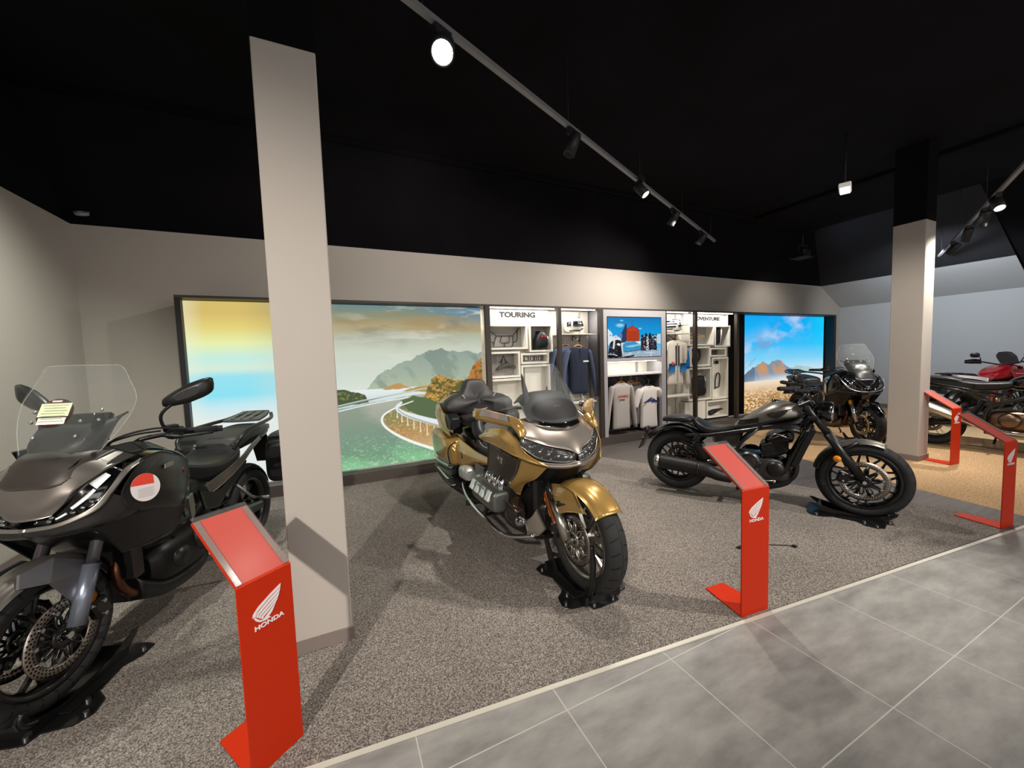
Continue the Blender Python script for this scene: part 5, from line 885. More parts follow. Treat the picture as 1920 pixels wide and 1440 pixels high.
# ================================================================ sport tourers: dark grey one with cases, black one behind the pillar
def build_tourer(label, x, y, deg, dark):
    b = Bike(label, x, y, deg, 1.535); kk = 'black' if dark else 'grey'
    if dark: BODY = mat('gloss_black_body', '#0c0c0e', .16, .2, coat=1.); TOP = mat('black_metallic', '#151518', .2, .5, coat=.8); SIL = mat('accent_grey', '#4a4d52', .25, .7, coat=.5); DK = GB; DKB = SB
    else: BODY = mat('matt_graphite', '#3b3a3a', .36, .6, coat=.15, coatr=.3); TOP = mat('warm_silver', '#7d7772', .33, .7, coat=.2, coatr=.2); SIL = mat('pale_silver', '#8f8a84', .32, .75); DK = SB; DKB = mat('matt_cowl', '#1a1919', .5)
    fx, fz = 1.505, .315; full = lambda g: [[(x, -y, z) for x, y, z in r[:0:-1]] + list(r) for r in g]
    wheel(b, 'front_wheel', fx, fz, .302, .06, .222, 'Y', MBK, (-1, 1), .155, mat('disc_gold', '#b29c72', .3, 1.) if dark else DISC, ns=5, carrier=MBK, dy=.085); wheel(b, 'rear_wheel', 0, .318, .316, .09, .222, 'Y', MBK, (-1,), .128, DISCB, ns=5, dy=.11)
    if dark: fork(b, (1.19, 0, .93), (1.47, 0, .345), .11, .031, .026, mat('gold_fork', '#c79a3a', .25, .9), mat('fork_silver', '#aeb4bb', .2, .9), .58)
    else: fork(b, (1.205, 0, .98), (1.475, 0, .335), .11, .024, .031, mat('fork_smoke', '#6d6a70', .25, .8), mat('fork_slate', '#8e96a6', .3, .7), .66)
    b.P('lower_yoke', MB().b2(1.24, 1.36, -.145, .145, .72, .77, .015), MBK)
    for s in (1, -1): caliper(b, fx - .13, fz + .04, s * .115, MBK, .4)
    f = b.P('front_fender', fender(fx, fz, .335, .078, 150, 36, 30, .05, .005, 11, (.85, 1, .62), .01), TOP if not dark else GB); b.S('fender_wing', MB().poly([(1.37, .074, .585), (1.485, .066, .655), (1.61, .06, .65), (1.63, .072, .60), (1.54, .094, .57), (1.455, .096, .43), (1.415, .096, .43), (1.40, .094, .54)], (0, -.01, 0)), mat('fender_slate', '#7d7d82', .34, .6) if not dark else GB, f)
    b.S('side_reflector', MB().lathe([(0, .014), (.027, .012), (.031, 0), (0, 0)], (1.415, .115, .425), (0, 1, 0), 20), AMBER)
    # nose: hood, dark inset, lamps, lower blade
    H = [[(1.522, 0, .835), (1.514, .045, .838), (1.495, .085, .846)], [(1.516, 0, .885), (1.508, .07, .886), (1.487, .125, .888)], [(1.488, 0, .945), (1.49, .085, .942), (1.474, .162, .937)], [(1.458, 0, 1.005), (1.455, .10, 1.0), (1.428, .192, .974)], [(1.42, 0, 1.068), (1.40, .115, 1.055), (1.362, .22, 1.008)], [(1.34, 0, 1.10), (1.30, .13, 1.085), (1.20, .245, 1.045)]]
    b.P('nose_cowl', MB().sheet(full(H), .006, 22, 30), TOP); p_ = [[(1.488, 0, .96), (1.487, .07, .958), (1.472, .115, .965)], [(1.462, 0, 1.012), (1.458, .09, 1.006), (1.435, .14, .998)], [(1.424, 0, 1.076), (1.40, .11, 1.066), (1.36, .165, 1.045)], [(1.36, 0, 1.108), (1.32, .12, 1.098), (1.25, .18, 1.075)]]; b.P('screen_panel', MB().sheet(full(p_), .008, 14, 22), DKB if dark else mat('inset_brown', '#39322f', .45, .3)); b.S('panel_slot', MB().tube([(1.462, .088, 1.0), (1.425, .118, 1.035), (1.395, .128, 1.062)], [.007, .011, .006], 8, 10, True, .6), GB)
    hl = [[(1.519, .03, .833), (1.498, .085, .848), (1.488, .125, .89), (1.475, .165, .939), (1.43, .196, .977), (1.36, .224, 1.01)], [(1.524, .035, .817), (1.508, .095, .83), (1.496, .148, .862), (1.474, .195, .902), (1.428, .222, .95), (1.358, .242, 1.002)], [(1.519, .03, .80), (1.512, .10, .812), (1.49, .168, .835), (1.458, .218, .867), (1.418, .243, .922), (1.352, .257, .994)]]
    for s in (1, -1):
        h = b.P('headlight', flipy(MB().sheet([[(x - .012, y - .004, z) for x, y, z in r] for r in hl], .01, 8, 24), s), GB); G_ = np.array(hl); ln = [cr(G_[k], 60) for k in range(3)]
        def bar(i0, i1, w0, w1, wd): return flipy(MB().sheet([[ln[0][i] * (1 - w) + ln[2][i] * w + (.004, .003, 0) for i in range(i0, i1)] for w in (np.array((w0, w1)) + 0)], .006), s)
        b.P('running_light', bar(14, 22, .52, .66, 0), LEDW if not dark else SIL, h); b.P('running_light', bar(25, 44, .42, .58, 0), LEDW if not dark else SIL, h); b.P('running_light', bar(44, 55, .12, .55, 0), LEDW if not dark else SIL, h); pl = MB()
        for i, w in ((10, .6), (12, .3), (24, .75), (30, .8), (36, .8)): q = ln[0][i] * (1 - w) + ln[2][i] * w; pl.ball(q, (.008, .011, .008), 10, 6)
        b.P('projector', flipy(pl, s), REFL, h)
        bl = [[(1.524, .0, .804), (1.516, .102, .812), (1.494, .17, .835), (1.462, .22, .867), (1.422, .246, .92), (1.354, .262, .996), (1.27, .27, 1.025)], [(1.532, 0, .79), (1.522, .106, .797), (1.498, .182, .818), (1.468, .238, .85), (1.43, .264, .905), (1.352, .282, .982), (1.272, .285, 1.012)]]
        b.P('nose_blade', flipy(MB().sheet(bl, .01, 5, 40), s), SIL); lw = [[(1.528, 0, .79), (1.518, .106, .797), (1.494, .182, .818), (1.464, .238, .85), (1.426, .264, .905)], [(1.518, 0, .765), (1.51, .118, .77), (1.475, .205, .78), (1.40, .272, .80), (1.37, .288, .86)], [(1.495, 0, .748), (1.485, .12, .748), (1.42, .21, .755), (1.34, .27, .77), (1.30, .288, .82)]]; b.P('lower_nose', flipy(MB().sheet(lw, .006, 12, 24), s), BODY)
        F_ = [[(1.27, .282, 1.025), (1.15, .27, 1.03), (1.02, .245, .99), (.90, .21, .945), (.83, .185, .905)], [(1.345, .287, .965), (1.20, .30, .945), (1.06, .285, .905), (.94, .24, .88), (.86, .205, .86)], [(1.40, .284, .895), (1.25, .308, .86), (1.12, .305, .825), (.99, .265, .81), (.90, .225, .80)], [(1.385, .284, .83), (1.25, .305, .79), (1.12, .30, .755), (1.02, .27, .73), (.95, .24, .725)], [(1.31, .284, .775), (1.19, .295, .745), (1.10, .285, .715), (1.03, .265, .70), (.98, .245, .695)]]
        sf = b.P('side_fairing', flipy(MB().sheet(F_, .006, 24, 34), s), BODY); b.P('fairing_vent', flipy(MB().poly([(1.17, .302, .965), (1.10, .292, .965), (1.11, .297, .945), (1.18, .306, .945)], (0, .006, 0)), s), mat('vent_taupe', '#8a7f78', .4, .4) if not dark and s > 0 else SIL, sf); e = MB().lathe([(0, .006), (.016, .004), (.018, 0)], (.985, .258, .885), (-.3, 1, .25), 18); b.P('emblem', flipy(e, s), mat('emblem_red', '#7d3a33', .3, .7) if not dark and s > 0 else SIL, sf)
        b.P('fairing_lower', flipy(MB().sheet([[(1.46, .20, .76), (1.34, .275, .775), (1.18, .285, .745), (1.0, .26, .70)], [(1.40, .20, .69), (1.28, .245, .68), (1.12, .255, .66), (.98, .24, .65)], [(1.32, .19, .58), (1.22, .22, .57), (1.10, .23, .57), (1.0, .22, .58)]], .006, 14, 22), s), SB); b.P('lower_vane', flipy(MB().poly([(.985, .262, .715), (.935, .255, .735), (.90, .235, .60), (.93, .235, .56)], (0, .012, 0)), s), SIL)
        b.P('knee_panel', flipy(MB().sheet([[(.93, .215, .86), (.86, .195, .85), (.80, .17, .84)], [(1.0, .235, .74), (.92, .215, .74), (.84, .19, .75)], [(.95, .225, .60), (.88, .21, .60), (.80, .19, .62)]], .006, 12, 10), s), GB)
        b.P('cockpit_side', flipy(MB().sheet([[(1.34, .20, 1.10), (1.22, .20, 1.10), (1.08, .17, 1.07)], [(1.28, .245, 1.055), (1.16, .24, 1.05), (1.0, .215, 1.005)]], .006, 8, 12), s), DKB); b.P('tank_strip', flipy(MB().tube([(1.14, .19, 1.045), (1.04, .215, 1.015), (.95, .215, .975), (.87, .195, .925)], .012, 8, 20, True, .5), s), mat('ice_reflect', '#9fb0b4', .2, .8) if not dark and s > 0 else SIL)  # grey bike's left strip carries the tank's light-blue reflection as colour
    # screen with stays, instrument hood
    sg = [[(1.43, 0, 1.075), (1.405, .10, 1.075), (1.345, .165, 1.085)], [(1.385, 0, 1.17), (1.355, .14, 1.175), (1.28, .225, 1.20)], [(1.34, 0, 1.30), (1.31, .155, 1.305), (1.225, .245, 1.31)], [(1.28, 0, 1.41), (1.255, .14, 1.41), (1.195, .20, 1.41)], [(1.245, 0, 1.485), (1.228, .115, 1.482), (1.19, .165, 1.475)]]
    W_ = b.P('windscreen', MB().sheet(full(sg), .004, 24, 34), GLASS); ed = [r[-1] for r in sg]; top = [(x, y, z) for x, y, z in sg[-1]]; b.P('screen_edge', MB().tube([ed[0], ed[1], ed[2], ed[3], ed[4], top[1], top[0], (top[1][0], -top[1][1], top[1][2])] + [(x, -y, z) for x, y, z in ed[::-1]], .0014, 6, 90), mat('edge_clear', '#c9cdc8', .1, alpha=.4) if not dark else bpy.data.materials['edge_clear'], W_)
    if not dark:
        st = MB().sheet([[(1.316, .072 * math.cos(a), 1.27 + .062 * math.sin(a)), (1.316, -.072 * math.cos(a), 1.27 + .062 * math.sin(a))] for a in np.linspace(-PI / 2, PI / 2, 14)], .003); K = lambda mb: mb.xf(lambda p: (1.352 - (p[2] - 1.27) * .52 - p[1] ** 2 * 1.1 + (p[0] - 1.316), p[1], p[2])); s_ = b.P('screen_sticker', K(st), mat('sticker_maroon', '#4a2426', .4), W_)
        b.P('sticker_text', K(MB().b2(1.318, 1.321, -.062, .062, 1.255, 1.312)), mat('sticker_yellow', '#e4ecc4', .5), s_); b.P('sticker_text', K(MB().b2(1.318, 1.321, -.052, .058, 1.222, 1.25)), mat('sticker_white', '#efe9e4', .5), s_); wl = MB()
        for k in range(7): wl.b2(1.322, 1.3235, -.05 + .006 * (k % 3), .052 - .008 * (k % 2), 1.303 - .0115 * k, 1.305 - .0115 * k)
        b.P('sticker_line', K(wl), mat('print_grey', '#a3aa92', .6), s_); b.P('sticker_title', K(MB().b2(1.318, 1.321, -.02, .02, 1.318, 1.325)), mat('sticker_white2', '#efd9d9', .5), s_)
    hd = b.P('instrument_hood', MB().sheet(full([[(1.40, 0, 1.08), (1.37, .09, 1.08), (1.31, .15, 1.085)], [(1.365, 0, 1.13), (1.36, .095, 1.13), (1.28, .155, 1.14)], [(1.32, 0, 1.185), (1.295, .10, 1.19), (1.22, .16, 1.215)], [(1.25, 0, 1.195), (1.22, .10, 1.205), (1.16, .155, 1.24)]]), .008, 20, 26), DKB); b.P('display', MB().box((1.20, 0, 1.195), (.025, .20, .11), Matrix.Rotation(-.45, 3, 'Y'), .01), GB); b.S('screen_stay', MB().poly([(1.33, .085, 1.10), (1.29, .11, 1.25), (1.27, .12, 1.25), (1.255, .12, 1.12)], (0, .014, 0)), SB); bb = MB()
    for y, z in ((.085, 1.16), (.085, 1.225), (.14, 1.27), (.14, 1.225)):
        for s in (-1, 1): bb.ball((1.425 - (z - 1.06) * .48 - y * y * 2, s * y, z), .008, 8, 6)
    b.P('screen_screw', bb, BOLT, W_)
    # bars
    b.P('handlebar', MB().tube([(.94, -.40, 1.10), (1.02, -.28, 1.105), (1.10, -.16, 1.09), (1.12, -.10, 1.06), (1.12, .10, 1.06), (1.10, .16, 1.09), (1.02, .28, 1.105), (.94, .40, 1.10)], .0125, 10, 40), SB); b.P('upper_yoke', MB().b2(1.10, 1.21, -.145, .145, 1.0, 1.035, .012), SB)
    b.LR('grip', lambda s: MB().tube([(.925, s * .42, 1.10), (1.00, s * .305, 1.105)], .019, 14).cyl((.925, s * .42, 1.10), (.912, s * .44, 1.10), .017), RUB); b.LR('switch_pod', lambda s: MB().box((1.03, s * .27, 1.105), (.075, .07, .065), Matrix.Rotation(-s * .55, 3, 'Z'), .012).box((1.045, s * .265, 1.142), (.05, .045, .02), Matrix.Rotation(-s * .55, 3, 'Z'), .006), SB); b.LR('lever', lambda s: MB().tube([(1.085, s * .25, 1.10), (1.07, s * .33, 1.09), (.99, s * .435, 1.09)], [.010, .008, .007], 8, 12), SB)
    b.LR('fork_cap', lambda s: MB().cyl((1.205, s * .11, 1.0), (1.185, s * .11, 1.055), .034, 20).cyl((1.186, s * .11, 1.05), (1.182, s * .11, 1.062), .022, 16), SB if dark else MBK); b.LR('preload_cap', lambda s: MB().cyl((1.184, s * .11, 1.056), (1.178, s * .11, 1.072), .018, 16), CHR); cb = MB()
    for i, (y, z) in enumerate(((.06, 0), (-.06, .02), (.10, .03), (-.1, .01))): cb.tube([(1.04, y * 3.4, 1.12), (1.16, y * 2.6, 1.12 + z), (1.25, y * 1.4, 1.08 + z), (1.28, y, .98)], .0055, 6, 24)
    b.P('control_cable', cb, RUB)
    if not dark:
        for s in (1, -1): mirror_part(b, s, (1.065, s * .245, 1.12), (1.10, s * .262, 1.22), (1.06, s * .37, 1.318), (.115, .052, .028), SB, .35, 'wing')
    else:
        for s in (1, -1): b.P('bar_end', flipy(MB().b2(1.02, 1.07, .24, .29, 1.11, 1.14, .01), s), SB)
    # tank and seats
    b.P('tank_cover', MB().loft([(.76, .86, .08, .05, .05), (.80, .88, .12, .07, .10), (.90, .90, .16, .095, .12), (1.02, .92, .19, .105, .12), (1.14, .93, .19, .11, .12), (1.24, .94, .17, .10, .10)], 26, 28, 2.8), GB if dark else mat('tank_black', '#141518', .25, .2, coat=.5)); b.P('tank_cap', MB().lathe([(0, .018), (.034, .016), (.04, 0)], (1.03, 0, 1.022), (.1, 0, 1), 20), SB); b.P('tank_pad', MB().sheet(full([[(.84, 0, .955), (.85, .05, .95), (.85, .085, .94)], [(.92, 0, 1.002), (.92, .055, .998), (.92, .10, .98)]]), .006, 6, 12), MBK)
    b.P('rider_seat', MB().loft([(.83, .86, .07, .02, .05), (.78, .845, .11, .035, .09), (.66, .805, .165, .04, .11), (.52, .785, .19, .04, .10), (.38, .79, .185, .045, .10), (.27, .815, .165, .06, .08), (.22, .84, .13, .05, .06)], 36, 30, 3.2), LEATH2); b.P('passenger_seat', MB().loft([(.29, .865, .09, .03, .04), (.24, .89, .15, .045, .07), (.10, .92, .15, .04, .065), (-.06, .94, .13, .035, .055), (-.16, .95, .10, .025, .04), (-.19, .95, .06, .012, .02)], 26, 28, 3.2), LEATHER if not dark else mat('seat_blue_black', '#15171d', .4))
    b.P('seat_step', MB().tube([(.27, -.13, .865), (.255, -.08, .91), (.25, 0, .92), (.255, .08, .91), (.27, .13, .865)], .012, 8, 24), LEATH2)
    for s in (1, -1):
        b.P('rear_cowl', flipy(MB().sheet([[(.70, .185, .70), (.58, .20, .735), (.42, .20, .765), (.27, .19, .80), (.10, .165, .845), (-.10, .13, .885)], [(.66, .185, .635), (.55, .20, .665), (.42, .20, .70), (.27, .19, .745), (.10, .165, .80), (-.12, .13, .85)]], .008, 8, 30), s), TOP); b.P('frame_rail', flipy(MB().sheet([[(.78, .20, .70), (.62, .195, .64), (.48, .185, .66), (.20, .17, .74)], [(.74, .20, .56), (.60, .195, .53), (.52, .185, .57), (.22, .165, .69)]], .012, 10, 16), s), SB)
        b.P('grab_rail', flipy(MB().tube([(.36, .175, .86), (.33, .21, .935), (.20, .215, .985), (-.02, .205, 1.0), (-.20, .175, 1.01), (-.30, .13, 1.035)], .014, 10, 34), s), SB); b.P('footpeg_hanger', flipy(MB().poly([(.60, .175, .52), (.70, .175, .50), (.66, .175, .34), (.60, .175, .32)], (0, .02, 0)).tube([(.63, .19, .34), (.63, .31, .34)], [.011, .017], 10), s), ALUD); b.P('passenger_peg', flipy(MB().tube([(.36, .17, .60), (.24, .20, .47), (.22, .22, .45)], .012, 8).tube([(.22, .21, .45), (.22, .32, .45)], [.01, .015], 8), s), mat('peg_grey', '#77767a', .35, .7) if s > 0 and not dark else ALUD)
        b.P('swingarm', flipy(MB().tube([(.55, .13, .40), (.30, .145, .36), (0, .135, .318)], [.045, .04, .028], 12, None, True, 1.3), s), SB)
    b.P('luggage_rack', MB().sheet(full([[(-.05, 0, 1.0), (-.06, .08, 1.0), (-.08, .14, 1.0)], [(-.20, 0, 1.02), (-.21, .08, 1.02), (-.22, .13, 1.02)], [(-.34, 0, 1.045), (-.335, .07, 1.045), (-.32, .11, 1.045)]]), .018, 8, 12), mat('rack_grey', '#4c4f4d', .5) if not dark else SB); rb = MB()
    for yy in (-.07, 0, .07): rb.tube([(-.08, yy, 1.018), (-.31, yy, 1.055)], .010, 8)
    b.P('rack_slat', rb, SB); b.P('tail_unit', MB().loft([(.1, .86, .10, .05, .06), (-.1, .88, .12, .05, .06), (-.28, .90, .10, .05, .06), (-.36, .91, .07, .035, .04)], 14, 20, 3), SB); b.P('tail_lamp', MB().b2(-.385, -.355, -.07, .07, .885, .935, .008), mat('lens_red', '#8a1418', .15, coat=1.) if not dark else bpy.data.materials['lens_red']); b.P('rear_fender', fender(0, .318, .345, .09, 160, 30, 24, .04), SB); b.P('plate_holder', MB().poly([(-.30, -.07, .86), (-.30, .07, .86), (-.44, .09, .58), (-.44, -.09, .58)], (-.012, 0, 0)), SB)
    if not dark:
        for s in (1, -1):
            c = b.P('side_case', flipy(MB().loft([(-.46, .70, .06, .12, .12), (-.44, .70, .10, .17, .18), (-.30, .70, .118, .19, .20), (-.08, .70, .118, .19, .20), (.06, .69, .10, .17, .17), (.09, .69, .06, .12, .12)], 24, 30, 4.5).xf(lambda p: p + (0, .335, 0)), s), SB); b.P('case_lid', flipy(MB().loft([(-.44, .885, .08, .012, .03), (-.3, .892, .105, .014, .03), (-.08, .89, .105, .014, .03), (.05, .875, .085, .012, .03)], 14, 22, 4).xf(lambda p: p + (0, .335, 0)), s), DKB, c); b.P('case_handle', flipy(MB().b2(-.26, -.10, .32, .36, .90, .918, .006), s), mat('handle_grey', '#5b5f5b', .5) if s > 0 else bpy.data.materials['handle_grey'], c)
    # engine, exhaust
    b.P('radiator', MB().b2(1.18, 1.24, -.18, .18, .40, .74, .02), MBK); b.P('inner_cowl', MB().loft([(.55, .66, .12, .12, .12), (.8, .66, .17, .15, .2), (1.1, .68, .2, .2, .2), (1.3, .75, .2, .16, .15), (1.42, .80, .17, .08, .06)], 20, 26, 3.4), MBK); e = b.P('crankcase', MB().loft([(.52, .40, .10, .08, .10), (.60, .40, .17, .13, .14), (.80, .38, .19, .15, .15), (1.0, .36, .17, .14, .12), (1.08, .36, .12, .09, .08)], 22, 28, 3.2), mat('engine_grey', '#2c2b2b', .4, .7) if not dark else ALUD)
    for s in (1, -1): b.P('engine_cover', flipy(MB().lathe([(0, .05), (.06, .05), (.085, .03), (.09, 0)], (.75, .17, .42), (0, 1, 0), 28), s), ALUD, e); b.P('cover_disc', flipy(MB().lathe([(0, .03), (.05, .03), (.06, 0)], (.93, .17, .37), (0, 1, 0), 24), s), SB, e)
    for s in (-.06, .06): b.P('header_pipe', MB().tube([(1.12, s, .56), (1.22, s * 1.3, .50), (1.235, s * 1.5, .40), (1.17, s * 1.5, .30), (1.0, s * 1.3, .235), (.7, -.05 + s * .5, .22)], .021, 12, 36), mat('header_copper', '#6b4636', .3, .9) if s < 0 and not dark else (bpy.data.materials['header_copper']))
    b.P('belly_pan', MB().loft([(.55, .26, .10, .04, .05), (.75, .22, .16, .05, .05), (1.0, .22, .16, .06, .04), (1.15, .28, .12, .10, .04)], 18, 24, 3.4), SB if not dark else mat('belly_tan_metal', '#6e5a45', .35, .8)); mf = b.P('muffler', MB().tube([(.55, -.10, .24), (.40, -.19, .28), (.25, -.24, .32), (-.10, -.27, .40), (-.25, -.28, .43)], [.035, .045, .07, .075, .06], 20, 30), mat('can_dark', '#3a3938', .3, .8) if not dark else ALUD); b.P('side_stand', MB().tube([(.62, .14, .26), (.54, .30, .02), (.51, .315, .008)], [.013, .011, .016], 8), SB); b.P('gear_lever', MB().tube([(.63, .20, .33), (.78, .22, .30)], .008, 8).ball((.79, .235, .30), .014), ALU); shock(b, (.40, 0, .58), (.28, 0, .36), .04)
    return b
NT = build_tourer('dark grey sport touring motorcycle with side cases beside the left wall', -1.22, 2.27, -108, False); chock('black wheel chock under the front wheel of the dark grey tourer', NT, 1.505, 0, .07, .25)
t_ = NT.r.rotation_euler[2]
def nt_point(x, y, z): return (NT.r.location.x + x * math.cos(t_) - y * math.sin(t_), NT.r.location.y + x * math.sin(t_) + y * math.cos(t_), z)
TG = empty('price_tag', nt_point(1.352, .345, .905), t_ + rad(140), 'round white and red price tag hanging off the dark grey tourer handlebar', 'tag'); g = [(.052 * math.cos(a), .066 * math.sin(a)) for a in np.linspace(0, 2 * PI, 40)[:-1]]
obj('tag_card', MB().poly([(x, 0, z) for x, z in g], (0, .0015, 0)), mat('tag_white', '#d9d3d3', .6), TG); obj('red_top', MB().poly([(x, -.001, z) for x, z in g if z > .012 and x < .03] + [(.03, -.001, .012)], (0, .0009, 0)), mat('tag_red', '#d8402c', .5), TG); l_ = MB()
for k in range(6): l_.b2(-.028, .03 - .006 * (k % 2), -.0008, -.0002, -.006 - .0075 * k, -.0035 - .0075 * k)
obj('text_line', l_, mat('tag_grey', '#aaa5a6', .6), TG); obj('tag_string', MB().tube([(0, .001, .06), (.03, .03, .085), (.09, .07, .12)], .0015, 5), INK, TG)
BT = build_tourer('glossy black sport tourer with gold forks behind the matt cruiser', 6.94, 2.80, -122, True); chock('black wheel chock of the glossy black tourer beside the right pillar', BT, 1.505, 0, .07, .4)
# ================================================================ tall adventure bikes at the far right
def build_adventure(label, x, y, deg, red, z=.004):
    b = Bike(label, x, y, deg, 1.56, z); fx, fz = 1.56, .34; full = lambda g: [[(x, -y, z) for x, y, z in r[:0:-1]] + list(r) for r in g]
    C1 = mat('racing_red', '#b3101c', .25, coat=.8) if red else GB; C2 = mat('stripe_white', '#e6e6ea', .3, coat=.5) if red else SB; EN = BRONZE; FR = mat('frame_red', '#8f1a1c', .35, coat=.4) if red else MBK
    wheel(b, 'front_wheel', fx, fz, .34, .05, .272, 'wire', SB, (-1, 1), .15, DISCB, KNOB, 14, dy=.07); wheel(b, 'rear_wheel', 0, .325, .325, .072, .236, 'wire', SB, (-1,), .125, DISCB, KNOB, 14, dy=.09)
    fork(b, (1.18, 0, 1.02), (1.53, 0, .36), .105, .027, .024, mat('fork_gold', '#b98b3a', .3, .9) if red else bpy.data.materials['fork_gold'] if 'fork_gold' in bpy.data.materials else MBK, SB, .6); b.P('lower_yoke', MB().b2(1.22, 1.36, -.14, .14, .76, .80, .012), SB)
    b.P('front_fender', fender(fx, fz, .385, .075, 150, 40, 24, .03), C1); b.P('beak', MB().sheet(full([[(1.62, 0, .90), (1.60, .04, .90)], [(1.50, 0, 1.0), (1.46, .12, .98)], [(1.36, 0, 1.10), (1.30, .16, 1.05)]]), .008, 10, 14), C1); b.S('side_shroud', MB().sheet([[(1.44, .17, 1.0), (1.22, .22, 1.03), (.95, .18, 1.01)], [(1.38, .24, .85), (1.20, .27, .86), (.98, .22, .88)], [(1.28, .22, .66), (1.16, .23, .68), (1.02, .20, .74)]], .008, 12, 16), C1); b.S('shroud_stripe', MB().tube([(1.36, .235, .90), (1.20, .272, .93), (1.02, .225, .95)], .012, 8, 14, True, .5), C2)
    b.P('windscreen', MB().sheet(full([[(1.36, 0, 1.12), (1.32, .12, 1.12)], [(1.25, 0, 1.28), (1.21, .13, 1.27)], [(1.20, 0, 1.36), (1.17, .08, 1.35)]]), .004, 10, 14), SMOKE); b.P('headlight', MB().b2(1.36, 1.46, -.12, .12, .99, 1.08, .02), GB)
    b.P('fuel_tank', MB().loft([(.68, .92, .08, .03, .08), (.76, .94, .14, .06, .12), (.95, .98, .18, .10, .16), (1.15, 1.0, .18, .11, .16), (1.27, 1.0, .12, .07, .12)], 22, 26, 2.8), C1)
    b.P('rider_seat', MB().loft([(.78, .93, .08, .02, .06), (.66, .90, .14, .03, .08), (.45, .885, .16, .035, .09), (.30, .90, .15, .04, .08), (.24, .92, .12, .03, .06)], 24, 26, 3), C1 if red else LEATH2); b.P('passenger_seat', MB().loft([(.30, .92, .10, .03, .05), (.15, .955, .13, .03, .06), (-.10, .97, .11, .025, .05), (-.22, .975, .06, .015, .03)], 18, 24, 3), LEATH2)
    b.S('tail_panel', MB().sheet([[(.42, .17, .89), (.15, .16, .93), (-.15, .12, .965), (-.34, .07, .985)], [(.40, .175, .82), (.15, .165, .87), (-.12, .125, .915), (-.30, .07, .955)]], .008, 8, 20), C2); b.S('tail_accent', MB().sheet([[(.12, .175, .85), (-.02, .16, .87), (-.10, .14, .88)], [(.10, .17, .77), (-.02, .155, .80), (-.08, .14, .84)]], .006, 6, 10), C1 if red else SB)
    b.P('tail_unit', MB().loft([(.3, .84, .13, .05, .06), (0, .87, .12, .05, .07), (-.3, .93, .08, .04, .06), (-.42, .95, .05, .02, .04)], 14, 20, 3), SB); b.P('luggage_rack', MB().b2(-.42, -.10, -.11, .11, .985, 1.005, .008), SB); b.P('tail_lamp', MB().b2(-.45, -.42, -.05, .05, .93, .965, .006), mat('tail_red_b', '#c01622', .2, coat=1.) if red else bpy.data.materials['lens_red'])
    b.P('handlebar', MB().tube([(.98, -.43, 1.16), (1.05, -.28, 1.17), (1.14, -.1, 1.12), (1.14, .1, 1.12), (1.05, .28, 1.17), (.98, .43, 1.16)], .0135, 10, 36), SB); b.LR('grip', lambda s: MB().tube([(.97, s * .44, 1.16), (1.04, s * .30, 1.17)], .019, 12), RUB); b.LR('hand_guard', lambda s: MB().sheet([[(1.04, s * .47, 1.13), (1.12, s * .38, 1.12), (1.13, s * .28, 1.12)], [(1.03, s * .47, 1.20), (1.11, s * .38, 1.22), (1.12, s * .28, 1.21)]], .006, 6, 12), SB)
    for s in (1, -1): mirror_part(b, s, (1.05, s * .26, 1.18), (1.08, s * .28, 1.25), (1.06, s * .34, 1.30), (.065, .05, .022), SB, .3)
    E = b.P('crankcase', MB().loft([(.50, .42, .10, .08, .08), (.58, .42, .16, .14, .12), (.80, .42, .18, .15, .14), (1.0, .42, .15, .13, .12), (1.06, .42, .10, .08, .08)], 22, 28, 3.2), EN)
    for s in (1, -1): b.P('clutch_cover', flipy(MB().lathe([(0, .05), (.06, .05), (.09, .03), (.10, 0)], (.72, .17, .44), (0, 1, 0), 28), s), EN, E); b.P('generator_cover', flipy(MB().lathe([(0, .04), (.05, .04), (.07, .02), (.075, 0)], (.92, .165, .42), (0, 1, 0), 24), s), EN, E); b.P('frame_rail', flipy(MB().tube([(1.18, .05, .96), (1.10, .14, .82), (.80, .17, .72), (.56, .17, .60), (.50, .16, .40)], .024, 10, 26), s), FR); b.P('subframe', flipy(MB().tube([(.60, .15, .74), (.2, .14, .82), (-.25, .09, .92)], .014, 8), s), FR); b.P('swingarm', flipy(MB().tube([(.52, .12, .42), (.28, .13, .38), (0, .125, .325)], [.045, .038, .026], 12, None, True, 1.3), s), ALUD); b.P('engine_guard', flipy(MB().tube([(1.05, .10, .26), (1.05, .22, .36), (1.02, .25, .50), (1.04, .18, .64)], .012, 8, 20), s), SB); b.P('footpeg', flipy(MB().tube([(.55, .18, .36), (.55, .30, .36)], .014, 10), s), SB)
    b.P('cylinder_block', MB().box((.93, 0, .62), (.22, .28, .30), Matrix.Rotation(.25, 3, 'Y'), .03), ALUD); b.P('radiator', MB().b2(1.14, 1.20, -.19, .19, .58, .86, .015), SB); b.P('skid_plate', MB().loft([(.50, .26, .12, .03, .03), (.70, .235, .16, .04, .03), (1.0, .25, .15, .05, .03), (1.14, .32, .11, .10, .03)], 16, 24, 4), mat('skid_silver', '#b8b2a8', .35, .9) if not red else SB)
    b.P('header_pipe', MB().tube([(1.05, -.08, .60), (1.13, -.12, .46), (1.08, -.15, .30), (.80, -.19, .285), (.50, -.19, .33), (.30, -.21, .42)], .024, 12, 36), CHR if not red else ALUD); m = b.P('muffler', MB().tube([(.32, -.215, .41), (.24, -.225, .455), (-.02, -.24, .575), (-.20, -.245, .66), (-.23, -.245, .675)], [.045, .078, .084, .08, .06], 20, 24, True, .8), mat('can_silver', '#c8c2b4', .28, .9) if not red else SB); b.P('end_cap', MB().tube([(-.21, -.245, .665), (-.245, -.245, .68)], [.06, .045], 18), SB, m)
